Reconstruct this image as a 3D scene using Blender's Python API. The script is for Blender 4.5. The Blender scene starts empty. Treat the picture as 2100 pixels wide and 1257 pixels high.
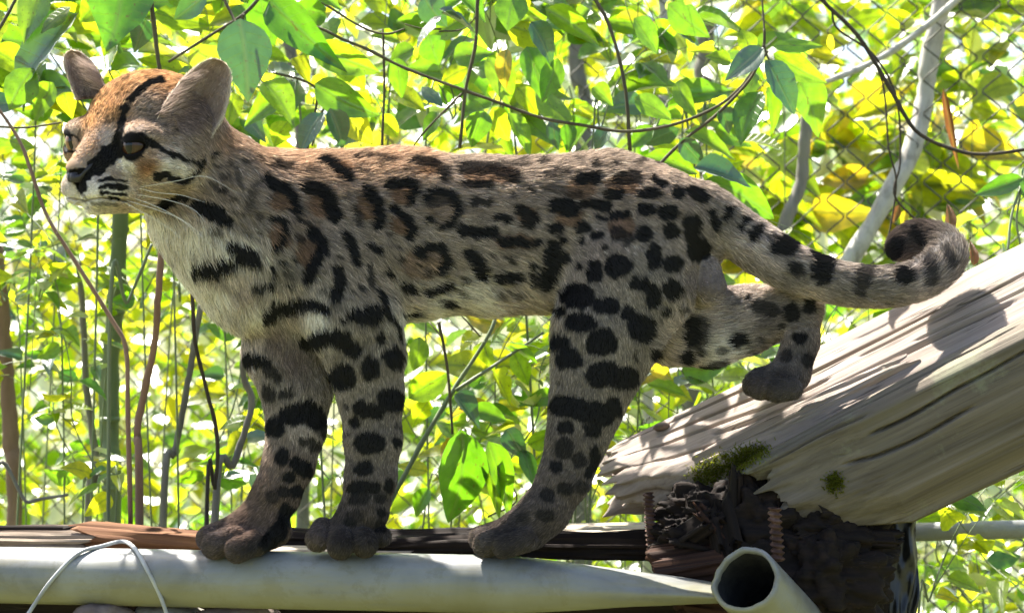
import bpy, math, random
import numpy as np
from mathutils import Vector, Matrix

# ------------------------------------------------------------------ camera, sky, sun, exposure
SC = bpy.context.scene
PXM = 1800.0            # photograph pixels per metre in the plane of the cat
CAMD = 2.0              # metres from the camera to that plane
CZ = 1.3                # camera height
cam_d = bpy.data.cameras.new('camera')
cam = bpy.data.objects.new('camera', cam_d)
SC.collection.objects.link(cam)
cam.location = (0, -CAMD, CZ)
cam.rotation_euler = (math.radians(90), 0, 0)
cam_d.sensor_width = 36.0
cam_d.lens = 36.0 * (PXM * CAMD) / 2100.0
cam_d.clip_start = 0.02
cam_d.clip_end = 2000
cam_d.dof.use_dof = True
cam_d.dof.focus_distance = CAMD - 0.03
cam_d.dof.aperture_fstop = 8.0
SC.camera = cam

SUN_EL, SUN_AZ = math.radians(58), math.radians(-40)     # azimuth from +Y (behind the cat), negative = to the left
sun_dir = Vector((math.sin(SUN_AZ) * math.cos(SUN_EL), math.cos(SUN_AZ) * math.cos(SUN_EL), math.sin(SUN_EL)))
world = bpy.data.worlds.new('World')
SC.world = world
world.use_nodes = True
wn = world.node_tree
wn.nodes.clear()
sky = wn.nodes.new('ShaderNodeTexSky')
sky.sky_type = 'NISHITA'
sky.sun_disc = False
sky.sun_elevation = SUN_EL
sky.sun_rotation = SUN_AZ
sky.air_density = 1.0
sky.dust_density = 2.5
sky.ozone_density = 0.6
bg = wn.nodes.new('ShaderNodeBackground')
bg.inputs[1].default_value = 0.08
wo = wn.nodes.new('ShaderNodeOutputWorld')
wn.links.new(sky.outputs[0], bg.inputs[0])
wn.links.new(bg.outputs[0], wo.inputs[0])
sun_l = bpy.data.lights.new('sun', 'SUN')
sun_l.energy = 5.0
sun_l.angle = math.radians(0.5)
sun_l.color = (1.0, 0.95, 0.86)
sun = bpy.data.objects.new('sun', sun_l)
SC.collection.objects.link(sun)
sun.rotation_euler = (-sun_dir).to_track_quat('-Z', 'Y').to_euler()
sun.location = (0, 0, 6)
SC.view_settings.view_transform = 'Standard'
SC.view_settings.look = 'None'
SC.view_settings.gamma = 1.0
SC.view_settings.exposure = 1.95
SC.render.engine = 'CYCLES'
cy = SC.cycles
cy.use_denoising = True
try:
    cy.denoiser = 'OPENIMAGEDENOISE'
except Exception:
    pass
cy.use_adaptive_sampling = True
cy.adaptive_threshold = 0.03
cy.max_bounces = 8
cy.diffuse_bounces = 4
cy.glossy_bounces = 3
cy.transmission_bounces = 5
cy.transparent_max_bounces = 8
cy.sample_clamp_indirect = 6.0
cy.caustics_reflective = False
cy.caustics_refractive = False
SC.cycles_curves.shape = 'RIBBONS'
SC.cycles_curves.subdivisions = 2

# ------------------------------------------------------------------ helpers
C = SC.collection
rng = np.random.default_rng(7)
R = random.Random(11)


def P(u, v, y=0.0):
    """photograph pixel (2100 x 1257) at y metres behind the cat's plane -> world"""
    k = (CAMD + y) / CAMD
    return Vector(((u - 1050) * k / PXM, y, CZ + (628.5 - v) * k / PXM))


def tag(o, label=None, cat=None, group=None, kind=None):
    if label: o['label'] = label
    if cat: o['category'] = cat
    if group: o['group'] = group
    if kind: o['kind'] = kind
    return o


def empty(name, loc=(0, 0, 0)):
    o = bpy.data.objects.new(name, None)
    o.empty_display_size = 0.05
    o.location = loc
    C.objects.link(o)
    return o


def mesh_np(name, V, F, uv=None, smooth=True):
    """V (n,3), F (m,k) uniform polygon size"""
    V = np.asarray(V, np.float32); F = np.asarray(F, np.int32)
    me = bpy.data.meshes.new(name)
    m, k = F.shape
    me.vertices.add(len(V)); me.vertices.foreach_set('co', V.ravel())
    me.loops.add(m * k); me.loops.foreach_set('vertex_index', F.ravel())
    me.polygons.add(m); me.polygons.foreach_set('loop_start', np.arange(0, m * k, k, dtype=np.int32))
    if smooth:
        me.polygons.foreach_set('use_smooth', np.ones(m, bool))
    if uv is not None:
        l = me.uv_layers.new(name='UVMap')
        l.data.foreach_set('uv', np.asarray(uv, np.float32)[F.ravel()].ravel())
    me.update(calc_edges=True)
    me.validate()
    return me


def obj(name, me, mat=None, parent=None, loc=None):
    o = bpy.data.objects.new(name, me)
    C.objects.link(o)
    if mat is not None and len(me.materials) == 0:
        me.materials.append(mat)
    if parent is not None:
        o.parent = parent
    if loc is not None:
        o.location = loc
    return o


def hash3(ix, iy, iz, s):
    h = (ix.astype(np.int64) * 374761393 + iy.astype(np.int64) * 668265263 + iz.astype(np.int64) * 2147483647 + s * 974711) & 0xffffffff
    h = ((h ^ (h >> 13)) * 1274126177) & 0xffffffff
    h = ((h ^ (h >> 16)) * 2246822519) & 0xffffffff
    h = h ^ (h >> 15)
    return (h & 0xffff).astype(np.float32) / 32767.5 - 1.0


def noise(x, y=None, z=None, s=0):
    x = np.asarray(x, np.float32)
    y = np.zeros_like(x) if y is None else np.asarray(y, np.float32) + np.zeros_like(x)
    z = np.zeros_like(x) if z is None else np.asarray(z, np.float32) + np.zeros_like(x)
    ix, iy, iz = np.floor(x).astype(np.int32), np.floor(y).astype(np.int32), np.floor(z).astype(np.int32)
    fx, fy, fz = x - ix, y - iy, z - iz
    fx, fy, fz = fx * fx * (3 - 2 * fx), fy * fy * (3 - 2 * fy), fz * fz * (3 - 2 * fz)
    r = 0
    for a in (0, 1):
        for b in (0, 1):
            for c in (0, 1):
                w = (fx if a else 1 - fx) * (fy if b else 1 - fy) * (fz if c else 1 - fz)
                r = r + w * hash3(ix + a, iy + b, iz + c, s)
    return r


def fbm(x, y=None, z=None, s=0, o=4):
    r, a, f = 0, 1.0, 1.0
    for i in range(o):
        r = r + a * noise(np.asarray(x) * f, None if y is None else np.asarray(y) * f, None if z is None else np.asarray(z) * f, s + i)
        a *= 0.5; f *= 2.0
    return r


def smooth_path(pts, n):
    """Catmull-Rom through pts (k, d) -> (n, d)"""
    p = np.asarray(pts, float)
    if len(p) == 2:
        t = np.linspace(0, 1, n)[:, None]
        return p[0] * (1 - t) + p[1] * t
    q = np.vstack([2 * p[0] - p[1], p, 2 * p[-1] - p[-2]])
    t = np.linspace(0, len(p) - 1 - 1e-6, n)
    i = np.floor(t).astype(int); f = (t - i)[:, None]
    a, b, c, d = q[i], q[i + 1], q[i + 2], q[i + 3]
    return 0.5 * (2 * b + (c - a) * f + (2 * a - 5 * b + 4 * c - d) * f ** 2 + (3 * b - a - 3 * c + d) * f ** 3)


def tube(path, rad, sides=7, cap=True, squash=None):
    """path (n,3), rad (n,) -> V, F(quads)"""
    path = np.asarray(path, float); n = len(path)
    rad = np.broadcast_to(np.asarray(rad, float), (n,))
    T = np.gradient(path, axis=0)
    T /= np.linalg.norm(T, axis=1)[:, None] + 1e-12
    up = np.array([0, 0, 1.0]) if abs(T[0][2]) < 0.8 else np.array([0, 1.0, 0])
    V = []
    for i in range(n):
        a = np.cross(T[i], up); a /= np.linalg.norm(a) + 1e-12
        b = np.cross(a, T[i]); up = b
        ang = np.linspace(0, 2 * math.pi, sides, endpoint=False)
        V.append(path[i] + rad[i] * (np.cos(ang)[:, None] * a + np.sin(ang)[:, None] * b))
    V = np.vstack(V)
    i = np.arange(n - 1)[:, None] * sides; j = np.arange(sides)[None, :]; j2 = (j + 1) % sides
    F = np.stack([i + j, i + j2, i + sides + j2, i + sides + j], -1).reshape(-1, 4)
    if cap:
        V = np.vstack([V, path[:1], path[-1:]])
        c0, c1 = n * sides, n * sides + 1
        jj = np.arange(sides); k2 = (jj + 1) % sides
        F = np.vstack([F, np.stack([np.full(sides, c0), k2, jj, np.full(sides, c0)], -1)[:, [0, 1, 2, 2]],
                       np.stack([np.full(sides, c1), (n - 1) * sides + jj, (n - 1) * sides + k2, (n - 1) * sides + k2], -1)])
    return V, F


def mesh_mixed(name, V, F, smooth=True):
    """quads where degenerate ones (repeat index) become triangles"""
    me = bpy.data.meshes.new(name)
    faces = []
    for f in np.asarray(F).tolist():
        g = []
        for a in f:
            if a not in g: g.append(a)
        if len(g) > 2: faces.append(g)
    me.from_pydata(np.asarray(V, float).tolist(), [], faces)
    if smooth:
        me.polygons.foreach_set('use_smooth', [True] * len(me.polygons))
    me.update()
    return me


# ------------------------------------------------------------------ materials
def new_mat(name):
    m = bpy.data.materials.new(name)
    m.use_nodes = True
    nt = m.node_tree
    nt.nodes.clear()
    out = nt.nodes.new('ShaderNodeOutputMaterial')
    return m, nt, out


def N(nt, kind, **kw):
    n = nt.nodes.new(kind)
    for k, v in kw.items():
        if k.startswith('in_'):
            key = k[3:]
            key = int(key) if key.isdigit() else key
            n.inputs[key].default_value = v
        else:
            setattr(n, k, v)
    return n


def L(nt, a, b):
    nt.links.new(a, b)


def ramp(nt, stops, fac=None, interp='LINEAR'):
    r = nt.nodes.new('ShaderNodeValToRGB')
    r.color_ramp.interpolation = interp
    while len(r.color_ramp.elements) < len(stops):
        r.color_ramp.elements.new(0.5)
    for e, (p, c) in zip(r.color_ramp.elements, stops):
        e.position = p
        e.color = (*c, 1) if len(c) == 3 else c
    if fac is not None: L(nt, fac, r.inputs[0])
    return r


def math_n(nt, op, a, b=None, clamp=False):
    n = nt.nodes.new('ShaderNodeMath'); n.operation = op; n.use_clamp = clamp
    for i, x in enumerate((a, b)):
        if x is None: continue
        if isinstance(x, (int, float)): n.inputs[i].default_value = x
        else: L(nt, x, n.inputs[i])
    return n.outputs[0]


def mixc(nt, fac, a, b, blend='MIX'):
    n = nt.nodes.new('ShaderNodeMix'); n.data_type = 'RGBA'; n.blend_type = blend
    for s, x in ((n.inputs[0], fac), (n.inputs[6], a), (n.inputs[7], b)):
        if isinstance(x, (int, float)): s.default_value = x
        elif isinstance(x, tuple): s.default_value = (*x, 1) if len(x) == 3 else x
        else: L(nt, x, s)
    return n.outputs[2]


def leaf_mat(name, stops_d, stops_t, trans=0.55, gloss=0.06, rough=0.35, attr=None, veins=True):
    m, nt, out = new_mat(name)
    if attr:
        a = N(nt, 'ShaderNodeAttribute', attribute_name=attr); rnd = a.outputs['Fac']
    else:
        rnd = N(nt, 'ShaderNodeObjectInfo').outputs['Random']
    cd = ramp(nt, stops_d, rnd).outputs[0]
    ct = ramp(nt, stops_t, rnd).outputs[0]
    bump = None
    if veins:
        uv = N(nt, 'ShaderNodeUVMap')
        sep = N(nt, 'ShaderNodeSeparateXYZ'); L(nt, uv.outputs[0], sep.inputs[0])
        av = math_n(nt, 'ABSOLUTE', math_n(nt, 'SUBTRACT', sep.outputs[1], 0.5))
        mid = math_n(nt, 'SUBTRACT', 1.0, math_n(nt, 'DIVIDE', av, 0.03), clamp=True)
        w = math_n(nt, 'SINE', math_n(nt, 'MULTIPLY', math_n(nt, 'SUBTRACT', sep.outputs[0], math_n(nt, 'MULTIPLY', av, 0.55)), 52.0))
        side = math_n(nt, 'MULTIPLY', math_n(nt, 'SUBTRACT', w, 0.86, clamp=True), 4.0, clamp=True)
        vein = math_n(nt, 'MAXIMUM', mid, math_n(nt, 'MULTIPLY', side, 0.45))
        tc = N(nt, 'ShaderNodeTexCoord')
        nz = N(nt, 'ShaderNodeTexNoise', in_Scale=5.0, in_Detail=3.0); L(nt, tc.outputs['Object'], nz.inputs[0])
        blot = ramp(nt, [(0.35, (0.75, 0.8, 0.7)), (0.65, (1.15, 1.1, 1.0))], nz.outputs[0]).outputs[0]
        cd = mixc(nt, 1.0, cd, blot, 'MULTIPLY'); ct = mixc(nt, 1.0, ct, blot, 'MULTIPLY')
        cd = mixc(nt, math_n(nt, 'MULTIPLY', vein, 0.5), cd, (0.25, 0.33, 0.12))
        ct = mixc(nt, math_n(nt, 'MULTIPLY', vein, 0.65), ct, (0.13, 0.24, 0.02))
        nb = N(nt, 'ShaderNodeTexNoise', in_Scale=16.0, in_Detail=2.0); L(nt, tc.outputs['Object'], nb.inputs[0])
        bl = math_n(nt, 'MULTIPLY', ramp(nt, [(0.66, (0, 0, 0)), (0.7, (1, 1, 1))], nb.outputs[0]).outputs[0], 0.7)
        cd = mixc(nt, bl, cd, (0.08, 0.055, 0.02)); ct = mixc(nt, bl, ct, (0.16, 0.11, 0.02))
        bump = N(nt, 'ShaderNodeBump', in_Strength=0.25, in_Distance=0.02)
        L(nt, vein, bump.inputs['Height'])
    d = N(nt, 'ShaderNodeBsdfDiffuse'); L(nt, cd, d.inputs[0])
    t = N(nt, 'ShaderNodeBsdfTranslucent'); L(nt, ct, t.inputs[0])
    mx = N(nt, 'ShaderNodeMixShader', in_0=trans); L(nt, d.outputs[0], mx.inputs[1]); L(nt, t.outputs[0], mx.inputs[2])
    g = N(nt, 'ShaderNodeBsdfGlossy', in_Roughness=rough)
    if bump:
        L(nt, bump.outputs[0], g.inputs['Normal']); L(nt, bump.outputs[0], d.inputs['Normal'])
    fr = N(nt, 'ShaderNodeFresnel', in_IOR=1.45)
    mx2 = N(nt, 'ShaderNodeMixShader')
    L(nt, math_n(nt, 'ADD', math_n(nt, 'MULTIPLY', fr.outputs[0], 0.6), gloss - 0.02, clamp=True), mx2.inputs[0])
    L(nt, mx.outputs[0], mx2.inputs[1]); L(nt, g.outputs[0], mx2.inputs[2])
    L(nt, mx2.outputs[0], out.inputs[0])
    return m


GREEN_D = [(0.0, (0.035, 0.085, 0.02)), (0.5, (0.055, 0.12, 0.02)), (1.0, (0.08, 0.14, 0.025))]
GREEN_T = [(0.0, (0.15, 0.42, 0.01)), (0.5, (0.28, 0.58, 0.01)), (1.0, (0.42, 0.70, 0.012))]
YEL_D = [(0.0, (0.08, 0.13, 0.02)), (1.0, (0.13, 0.15, 0.02))]
YEL_T = [(0.0, (0.46, 0.74, 0.012)), (0.6, (0.68, 0.80, 0.012)), (1.0, (0.85, 0.78, 0.015))]
M = {}
M['leaf'] = leaf_mat('leaf_green', GREEN_D, GREEN_T)
M['leaf_young'] = leaf_mat('leaf_young', YEL_D, YEL_T, trans=0.7, gloss=0.04)
M['leaf_dark'] = leaf_mat('leaf_shaded', [(0, (0.03, 0.075, 0.035)), (1, (0.045, 0.095, 0.045))], [(0, (0.06, 0.24, 0.03)), (1, (0.1, 0.3, 0.03))], trans=0.35, gloss=0.14, rough=0.42)  # shaded leaves: shade and sky sheen put into colour and gloss
M['leaf_yellow'] = leaf_mat('leaf_senescent', [(0, (0.2, 0.14, 0.02)), (1, (0.25, 0.15, 0.03))], [(0, (0.85, 0.72, 0.02)), (1, (0.85, 0.6, 0.02))], trans=0.6)
M['leaf_dry'] = leaf_mat('leaf_dry', [(0, (0.10, 0.05, 0.025)), (1, (0.16, 0.08, 0.04))], [(0, (0.35, 0.13, 0.04)), (1, (0.4, 0.2, 0.08))], trans=0.4, gloss=0.03)
MASS_D = [(0.0, (0.035, 0.08, 0.02)), (0.4, (0.06, 0.12, 0.02)), (0.75, (0.09, 0.14, 0.02)), (1.0, (0.14, 0.13, 0.03))]
MASS_T = [(0.0, (0.15, 0.42, 0.02)), (0.4, (0.38, 0.66, 0.02)), (0.75, (0.64, 0.8, 0.02)), (1.0, (0.85, 0.78, 0.03))]
M['mass'] = leaf_mat('thicket_leaves', MASS_D, MASS_T, trans=0.7, gloss=0.02, rough=0.5, attr='tone', veins=False)


def bark_mat(name, stops, scale=8.0, stretch=(1, 1, 0.15), bump=0.5, rough=0.85):
    m, nt, out = new_mat(name)
    tc = N(nt, 'ShaderNodeTexCoord')
    mp = N(nt, 'ShaderNodeMapping'); mp.inputs['Scale'].default_value = stretch; L(nt, tc.outputs['Object'], mp.inputs[0])
    nz = N(nt, 'ShaderNodeTexNoise', in_Scale=scale * 10, in_Detail=6.0, in_Roughness=0.65); L(nt, mp.outputs[0], nz.inputs[0])
    r = ramp(nt, stops, nz.outputs[0])
    b = N(nt, 'ShaderNodeBsdfPrincipled', in_Roughness=rough)
    L(nt, r.outputs[0], b.inputs['Base Color'])
    bp = N(nt, 'ShaderNodeBump', in_Strength=bump, in_Distance=0.003); L(nt, nz.outputs[0], bp.inputs['Height']); L(nt, bp.outputs[0], b.inputs['Normal'])
    L(nt, b.outputs[0], out.inputs[0])
    return m


M['twig'] = bark_mat('twig_bark', [(0.3, (0.06, 0.05, 0.025)), (0.7, (0.13, 0.11, 0.06))], 4)
M['twig_dark'] = bark_mat('twig_dark', [(0.3, (0.03, 0.022, 0.016)), (0.7, (0.08, 0.06, 0.04))], 4)
M['stem_brown'] = bark_mat('stem_brown', [(0.3, (0.16, 0.09, 0.055)), (0.7, (0.3, 0.19, 0.13))], 3)
M['stem_green'] = bark_mat('stem_green', [(0.3, (0.1, 0.14, 0.06)), (0.7, (0.19, 0.23, 0.12))], 2, bump=0.2, rough=0.5)
M['stem_grey'] = bark_mat('stem_grey', [(0.3, (0.12, 0.11, 0.09)), (0.7, (0.28, 0.26, 0.22))], 4)
M['bark_pale'] = bark_mat('bark_pale', [(0.3, (0.22, 0.2, 0.17)), (0.5, (0.5, 0.47, 0.42)), (0.75, (0.62, 0.6, 0.55))], 3, (1, 1, 0.6))

# ------------------------------------------------------------------ ground
def ground_mat():
    m, nt, out = new_mat('ground')
    tc = N(nt, 'ShaderNodeTexCoord')
    nz = N(nt, 'ShaderNodeTexNoise', in_Scale=3.0, in_Detail=8.0, in_Roughness=0.7); L(nt, tc.outputs['Object'], nz.inputs[0])
    r = ramp(nt, [(0.3, (0.06, 0.05, 0.03)), (0.5, (0.12, 0.13, 0.05)), (0.7, (0.2, 0.2, 0.08))], nz.outputs[0])
    b = N(nt, 'ShaderNodeBsdfPrincipled', in_Roughness=0.95); L(nt, r.outputs[0], b.inputs['Base Color'])
    bp = N(nt, 'ShaderNodeBump', in_Strength=0.8, in_Distance=0.05); L(nt, nz.outputs[0], bp.inputs['Height']); L(nt, bp.outputs[0], b.inputs['Normal'])
    L(nt, b.outputs[0], out.inputs[0])
    return m


gx = np.concatenate([np.linspace(-400, -10, 14), np.linspace(-9, 9, 37), np.linspace(10, 400, 14)])
GX, GY = np.meshgrid(gx, gx, indexing='ij')
GZ = 0.05 * fbm(GX * 0.7, GY * 0.7, s=3) - 0.05
n_ = len(gx)
ii, jj = np.meshgrid(np.arange(n_ - 1), np.arange(n_ - 1), indexing='ij')
i0 = (ii * n_ + jj).ravel()
gme = mesh_np('ground', np.stack([GX, GY, GZ], -1).reshape(-1, 3), np.stack([i0, i0 + n_, i0 + n_ + 1, i0 + 1], -1))
tag(obj('ground', gme, ground_mat()), 'dark leaf-littered ground below the shrubs', 'ground', kind='structure')

# ------------------------------------------------------------------ weathered wood
def wood_mat(name, cols, crack=0.9, lichen=0.0, sc=1.0):
    """grain along the object's local X"""
    m, nt, out = new_mat(name)
    tc = N(nt, 'ShaderNodeTexCoord')
    mp = N(nt, 'ShaderNodeMapping'); mp.inputs['Scale'].default_value = (2 * sc, 85 * sc, 85 * sc); L(nt, tc.outputs['Object'], mp.inputs[0])
    n1 = N(nt, 'ShaderNodeTexNoise', in_Scale=1.0, in_Detail=7.0, in_Roughness=0.6, in_Distortion=0.15); L(nt, mp.outputs[0], n1.inputs[0])
    mp2 = N(nt, 'ShaderNodeMapping'); mp2.inputs['Scale'].default_value = (5 * sc, 300 * sc, 300 * sc); L(nt, tc.outputs['Object'], mp2.inputs[0])
    n2 = N(nt, 'ShaderNodeTexNoise', in_Scale=1.0, in_Detail=5.0, in_Roughness=0.7); L(nt, mp2.outputs[0], n2.inputs[0])
    n3 = N(nt, 'ShaderNodeTexNoise', in_Scale=9.0 * sc, in_Detail=5.0, in_Roughness=0.6); L(nt, tc.outputs['Object'], n3.inputs[0])
    base = ramp(nt, [(0.25, cols[0]), (0.5, cols[1]), (0.72, cols[2])], n1.outputs[0]).outputs[0]
    fine = ramp(nt, [(0.28, (0.62, 0.58, 0.55)), (0.5, (1, 1, 1)), (0.75, (1.1, 1.08, 1.05))], n2.outputs[0]).outputs[0]
    c = mixc(nt, 0.75, base, fine, 'MULTIPLY')
    patch = ramp(nt, [(0.42, (0, 0, 0)), (0.62, (1, 1, 1))], n3.outputs[0]).outputs[0]
    c = mixc(nt, math_n(nt, 'MULTIPLY', patch, 0.45), c, cols[3])
    if lichen:
        n4 = N(nt, 'ShaderNodeTexNoise', in_Scale=6.0, in_Detail=8.0, in_Roughness=0.75); L(nt, tc.outputs['Object'], n4.inputs[0])
        lm = ramp(nt, [(0.56, (0, 0, 0)), (0.66, (1, 1, 1))], n4.outputs[0]).outputs[0]
        c = mixc(nt, math_n(nt, 'MULTIPLY', lm, lichen), c, (0.3, 0.33, 0.2))
    # thin drying cracks that follow the grain
    mp5 = N(nt, 'ShaderNodeMapping'); mp5.inputs['Scale'].default_value = (1.6 * sc, 60 * sc, 60 * sc); L(nt, tc.outputs['Object'], mp5.inputs[0])
    n5 = N(nt, 'ShaderNodeTexNoise', in_Scale=1.0, in_Detail=2.0, in_Roughness=0.4, in_Distortion=0.12); L(nt, mp5.outputs[0], n5.inputs[0])
    ck = math_n(nt, 'SUBTRACT', 1.0, math_n(nt, 'MULTIPLY', math_n(nt, 'ABSOLUTE', math_n(nt, 'SUBTRACT', n5.outputs[0], 0.5)), 75.0), clamp=True)
    n6 = N(nt, 'ShaderNodeTexNoise', in_Scale=14.0 * sc, in_Detail=2.0); L(nt, tc.outputs['Object'], n6.inputs[0])
    ck = math_n(nt, 'MULTIPLY', ck, ramp(nt, [(0.5, (0, 0, 0)), (0.6, (1, 1, 1))], n6.outputs[0]).outputs[0])
    c = mixc(nt, math_n(nt, 'MULTIPLY', ck, 0.8 * crack), c, (0.035, 0.025, 0.02))
    b = N(nt, 'ShaderNodeBsdfPrincipled', in_Roughness=0.85); L(nt, c, b.inputs['Base Color'])
    b.inputs['Specular IOR Level'].default_value = 0.25
    h = math_n(nt, 'SUBTRACT', math_n(nt, 'ADD', math_n(nt, 'MULTIPLY', n1.outputs[0], 0.6), math_n(nt, 'MULTIPLY', n2.outputs[0], 0.5)), math_n(nt, 'MULTIPLY', ck, 1.2))
    bp = N(nt, 'ShaderNodeBump', in_Strength=0.5, in_Distance=0.002); L(nt, h, bp.inputs['Height']); L(nt, bp.outputs[0], b.inputs['Normal'])
    L(nt, b.outputs[0], out.inputs[0])
    return m


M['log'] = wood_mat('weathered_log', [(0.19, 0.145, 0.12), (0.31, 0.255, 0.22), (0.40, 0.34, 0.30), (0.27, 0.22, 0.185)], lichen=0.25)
M['slab'] = wood_mat('weathered_slab', [(0.07, 0.056, 0.043), (0.15, 0.125, 0.097), (0.22, 0.185, 0.148), (0.125, 0.11, 0.083)], crack=0.35, lichen=0.35)  # darker copy of the log wood, with the front half's shade in it
M['rot'] = wood_mat('rotten_wood', [(0.004, 0.003, 0.0025), (0.013, 0.008, 0.006), (0.032, 0.018, 0.012), (0.009, 0.006, 0.004)], sc=1.3)  # rotten wood, near black: the unlit hollow under the log is in the colour
M['rot_dim'] = wood_mat('rotten_wood_brown', [(0.012, 0.007, 0.005), (0.04, 0.018, 0.011), (0.085, 0.04, 0.022), (0.03, 0.014, 0.009)], sc=1.5)
M['rot_red'] = wood_mat('rotten_wood_red', [(0.05, 0.02, 0.01), (0.17, 0.075, 0.03), (0.30, 0.15, 0.065), (0.12, 0.05, 0.025)], sc=1.5)
M['rot_grey'] = wood_mat('rotten_wood_grey', [(0.06, 0.04, 0.03), (0.2, 0.15, 0.11), (0.42, 0.35, 0.27), (0.14, 0.1, 0.07)], sc=1.5)
M['board'] = wood_mat('pale_board', [(0.25, 0.2, 0.15), (0.45, 0.38, 0.3), (0.6, 0.53, 0.43), (0.5, 0.43, 0.33)], sc=1.2)


def frame_axes(a, b, upish=(0, 0, 1)):
    X = (b - a).normalized()
    Z = Vector(upish); Z = (Z - Z.dot(X) * X).normalized()
    Y = Z.cross(X)
    return Matrix(((X.x, Y.x, Z.x, a.x), (X.y, Y.y, Z.y, a.y), (X.z, Y.z, Z.z, a.z), (0, 0, 0, 1)))


def timber(name, mat, mw, length, profile, ns, seed, rough=0.006, fib=0.004, end_j=0.03, end_j2=0.0, taper=None, parent=None, pw=140, cracks=()):
    """a swept, fibrous, splintered piece of wood; profile = list of (y,z) going round; local X along the grain"""
    pr = np.asarray(profile, float)
    pr = np.vstack([pr, pr[:1]])
    seg = np.r_[0, np.cumsum(np.linalg.norm(np.diff(pr, axis=0), axis=1))]
    t = np.linspace(0, seg[-1], pw, endpoint=False)
    py, pz = np.interp(t, seg, pr[:, 0]), np.interp(t, seg, pr[:, 1])
    for _ in range(1):
        py = (np.roll(py, 1) + 2 * py + np.roll(py, -1)) / 4; pz = (np.roll(pz, 1) + 2 * pz + np.roll(pz, -1)) / 4
    cy_, cz_ = py.mean(), pz.mean()
    ty, tz = np.roll(py, -1) - np.roll(py, 1), np.roll(pz, -1) - np.roll(pz, 1)
    ln = np.hypot(ty, tz) + 1e-9
    ny, nz = tz / ln, -ty / ln
    if (ny * (py - cy_) + nz * (pz - cz_)).mean() < 0: ny, nz = -ny, -nz
    s = np.linspace(0, 1, ns)
    S, T = np.meshgrid(s, t, indexing='ij')
    PY, PZ = np.broadcast_to(py, S.shape).copy(), np.broadcast_to(pz, S.shape).copy()
    if taper is not None:
        k = np.interp(s, [0, 0.12, 0.3, 0.5, 1], taper)[:, None]
        PY = PY * k; PZ = PZ * k
    ang = T / seg[-1] * 2 * math.pi
    ca, sa = np.cos(ang) * 3, np.sin(ang) * 3
    Xl = S * length
    disp = rough * fbm(Xl * 3.5, ca * 0.45, sa * 0.45, s=seed, o=3)
    disp += fib * fbm(Xl * 5, PY * 240, PZ * 240, s=seed + 9, o=3)
    disp += fib * 0.8 * np.minimum(0, noise(Xl * 4, PY * 110, PZ * 110, s=seed + 31) + 0.25) * 3
    for (tc0, dep, wid, s0, s1) in cracks:
        tt = (tc0 + 0.012 * noise(Xl * 12, s=seed + 77)) * seg[-1]
        dd = np.abs(T - tt)
        fade = np.clip((S - s0) / 0.05, 0, 1) * np.clip((s1 - S) / 0.08, 0, 1)
        disp -= dep * np.exp(-(dd / wid) ** 2) * fade
    PY += disp * ny; PZ += disp * nz
    # broken, splintered ends
    je = end_j * (fbm(ca * 1.2, sa * 1.2, s=seed + 5, o=2) * 0.7 + 0.6 * noise(PY * 130, PZ * 130, s=seed + 8))
    je2 = (end_j2 or end_j) * (fbm(ca * 1.2, sa * 1.2, s=seed + 15, o=2) * 0.7 + 0.6 * noise(PY * 130, PZ * 130, s=seed + 18))
    X = Xl + je * np.clip(1 - S / 0.12, 0, 1) + je2 * np.clip(1 - (1 - S) / 0.12, 0, 1)
    V = np.stack([X, PY, PZ], -1)
    rings = [V]
    n0 = ns
    # end caps: shrink rings inwards with a hollowed, ragged face
    def cap(ring, sign, sd):
        out = []
        c = ring.mean(0)
        for j, k in enumerate((0.86, 0.66, 0.42, 0.2, 0.04)):
            r = c + (ring - c) * k
            r = r.copy()
            r[:, 0] += sign * (-0.5 * end_j * (1 - k)) + 0.5 * end_j * noise(r[:, 1] * 90, r[:, 2] * 90, s=sd + j)
            out.append(r)
        return out
    c0, c1 = cap(V[0], -1, seed + 40), cap(V[-1], 1, seed + 50)
    allr = np.concatenate([np.stack(c0[::-1]), V, np.stack(c1)], 0)
    nr = allr.shape[0]
    i = np.arange(nr - 1)[:, None] * pw; j = np.arange(pw)[None, :]; j2 = (j + 1) % pw
    F = np.stack([i + j, i + j2, i + pw + j2, i + pw + j], -1).reshape(-1, 4)
    me = mesh_np(name, allr.reshape(-1, 3), F)
    if length > 0.2: me.set_sharp_from_angle(angle=math.radians(32))
    o = obj(name, me, mat, parent)
    o.matrix_world = mw
    return o


# --- big slanting log: two pieces
A0 = P(1236, 914, 0.15); A1 = P(2230, 436, 0.07)
logr = empty('split_log', P(1500, 1000, 0.0))
tag(logr, 'big weathered split log slanting up to the right behind the cat', 'log')
bpy.context.view_layer.update()
Lm = frame_axes(A0, A1, (0, 0, 1))
LL = (A1 - A0).length


def place(o, parent, mw):
    o.parent = parent
    o.matrix_parent_inverse = Matrix.Identity(4)
    o.matrix_basis = Matrix.Translation(-Vector(parent.location)) @ mw


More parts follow.
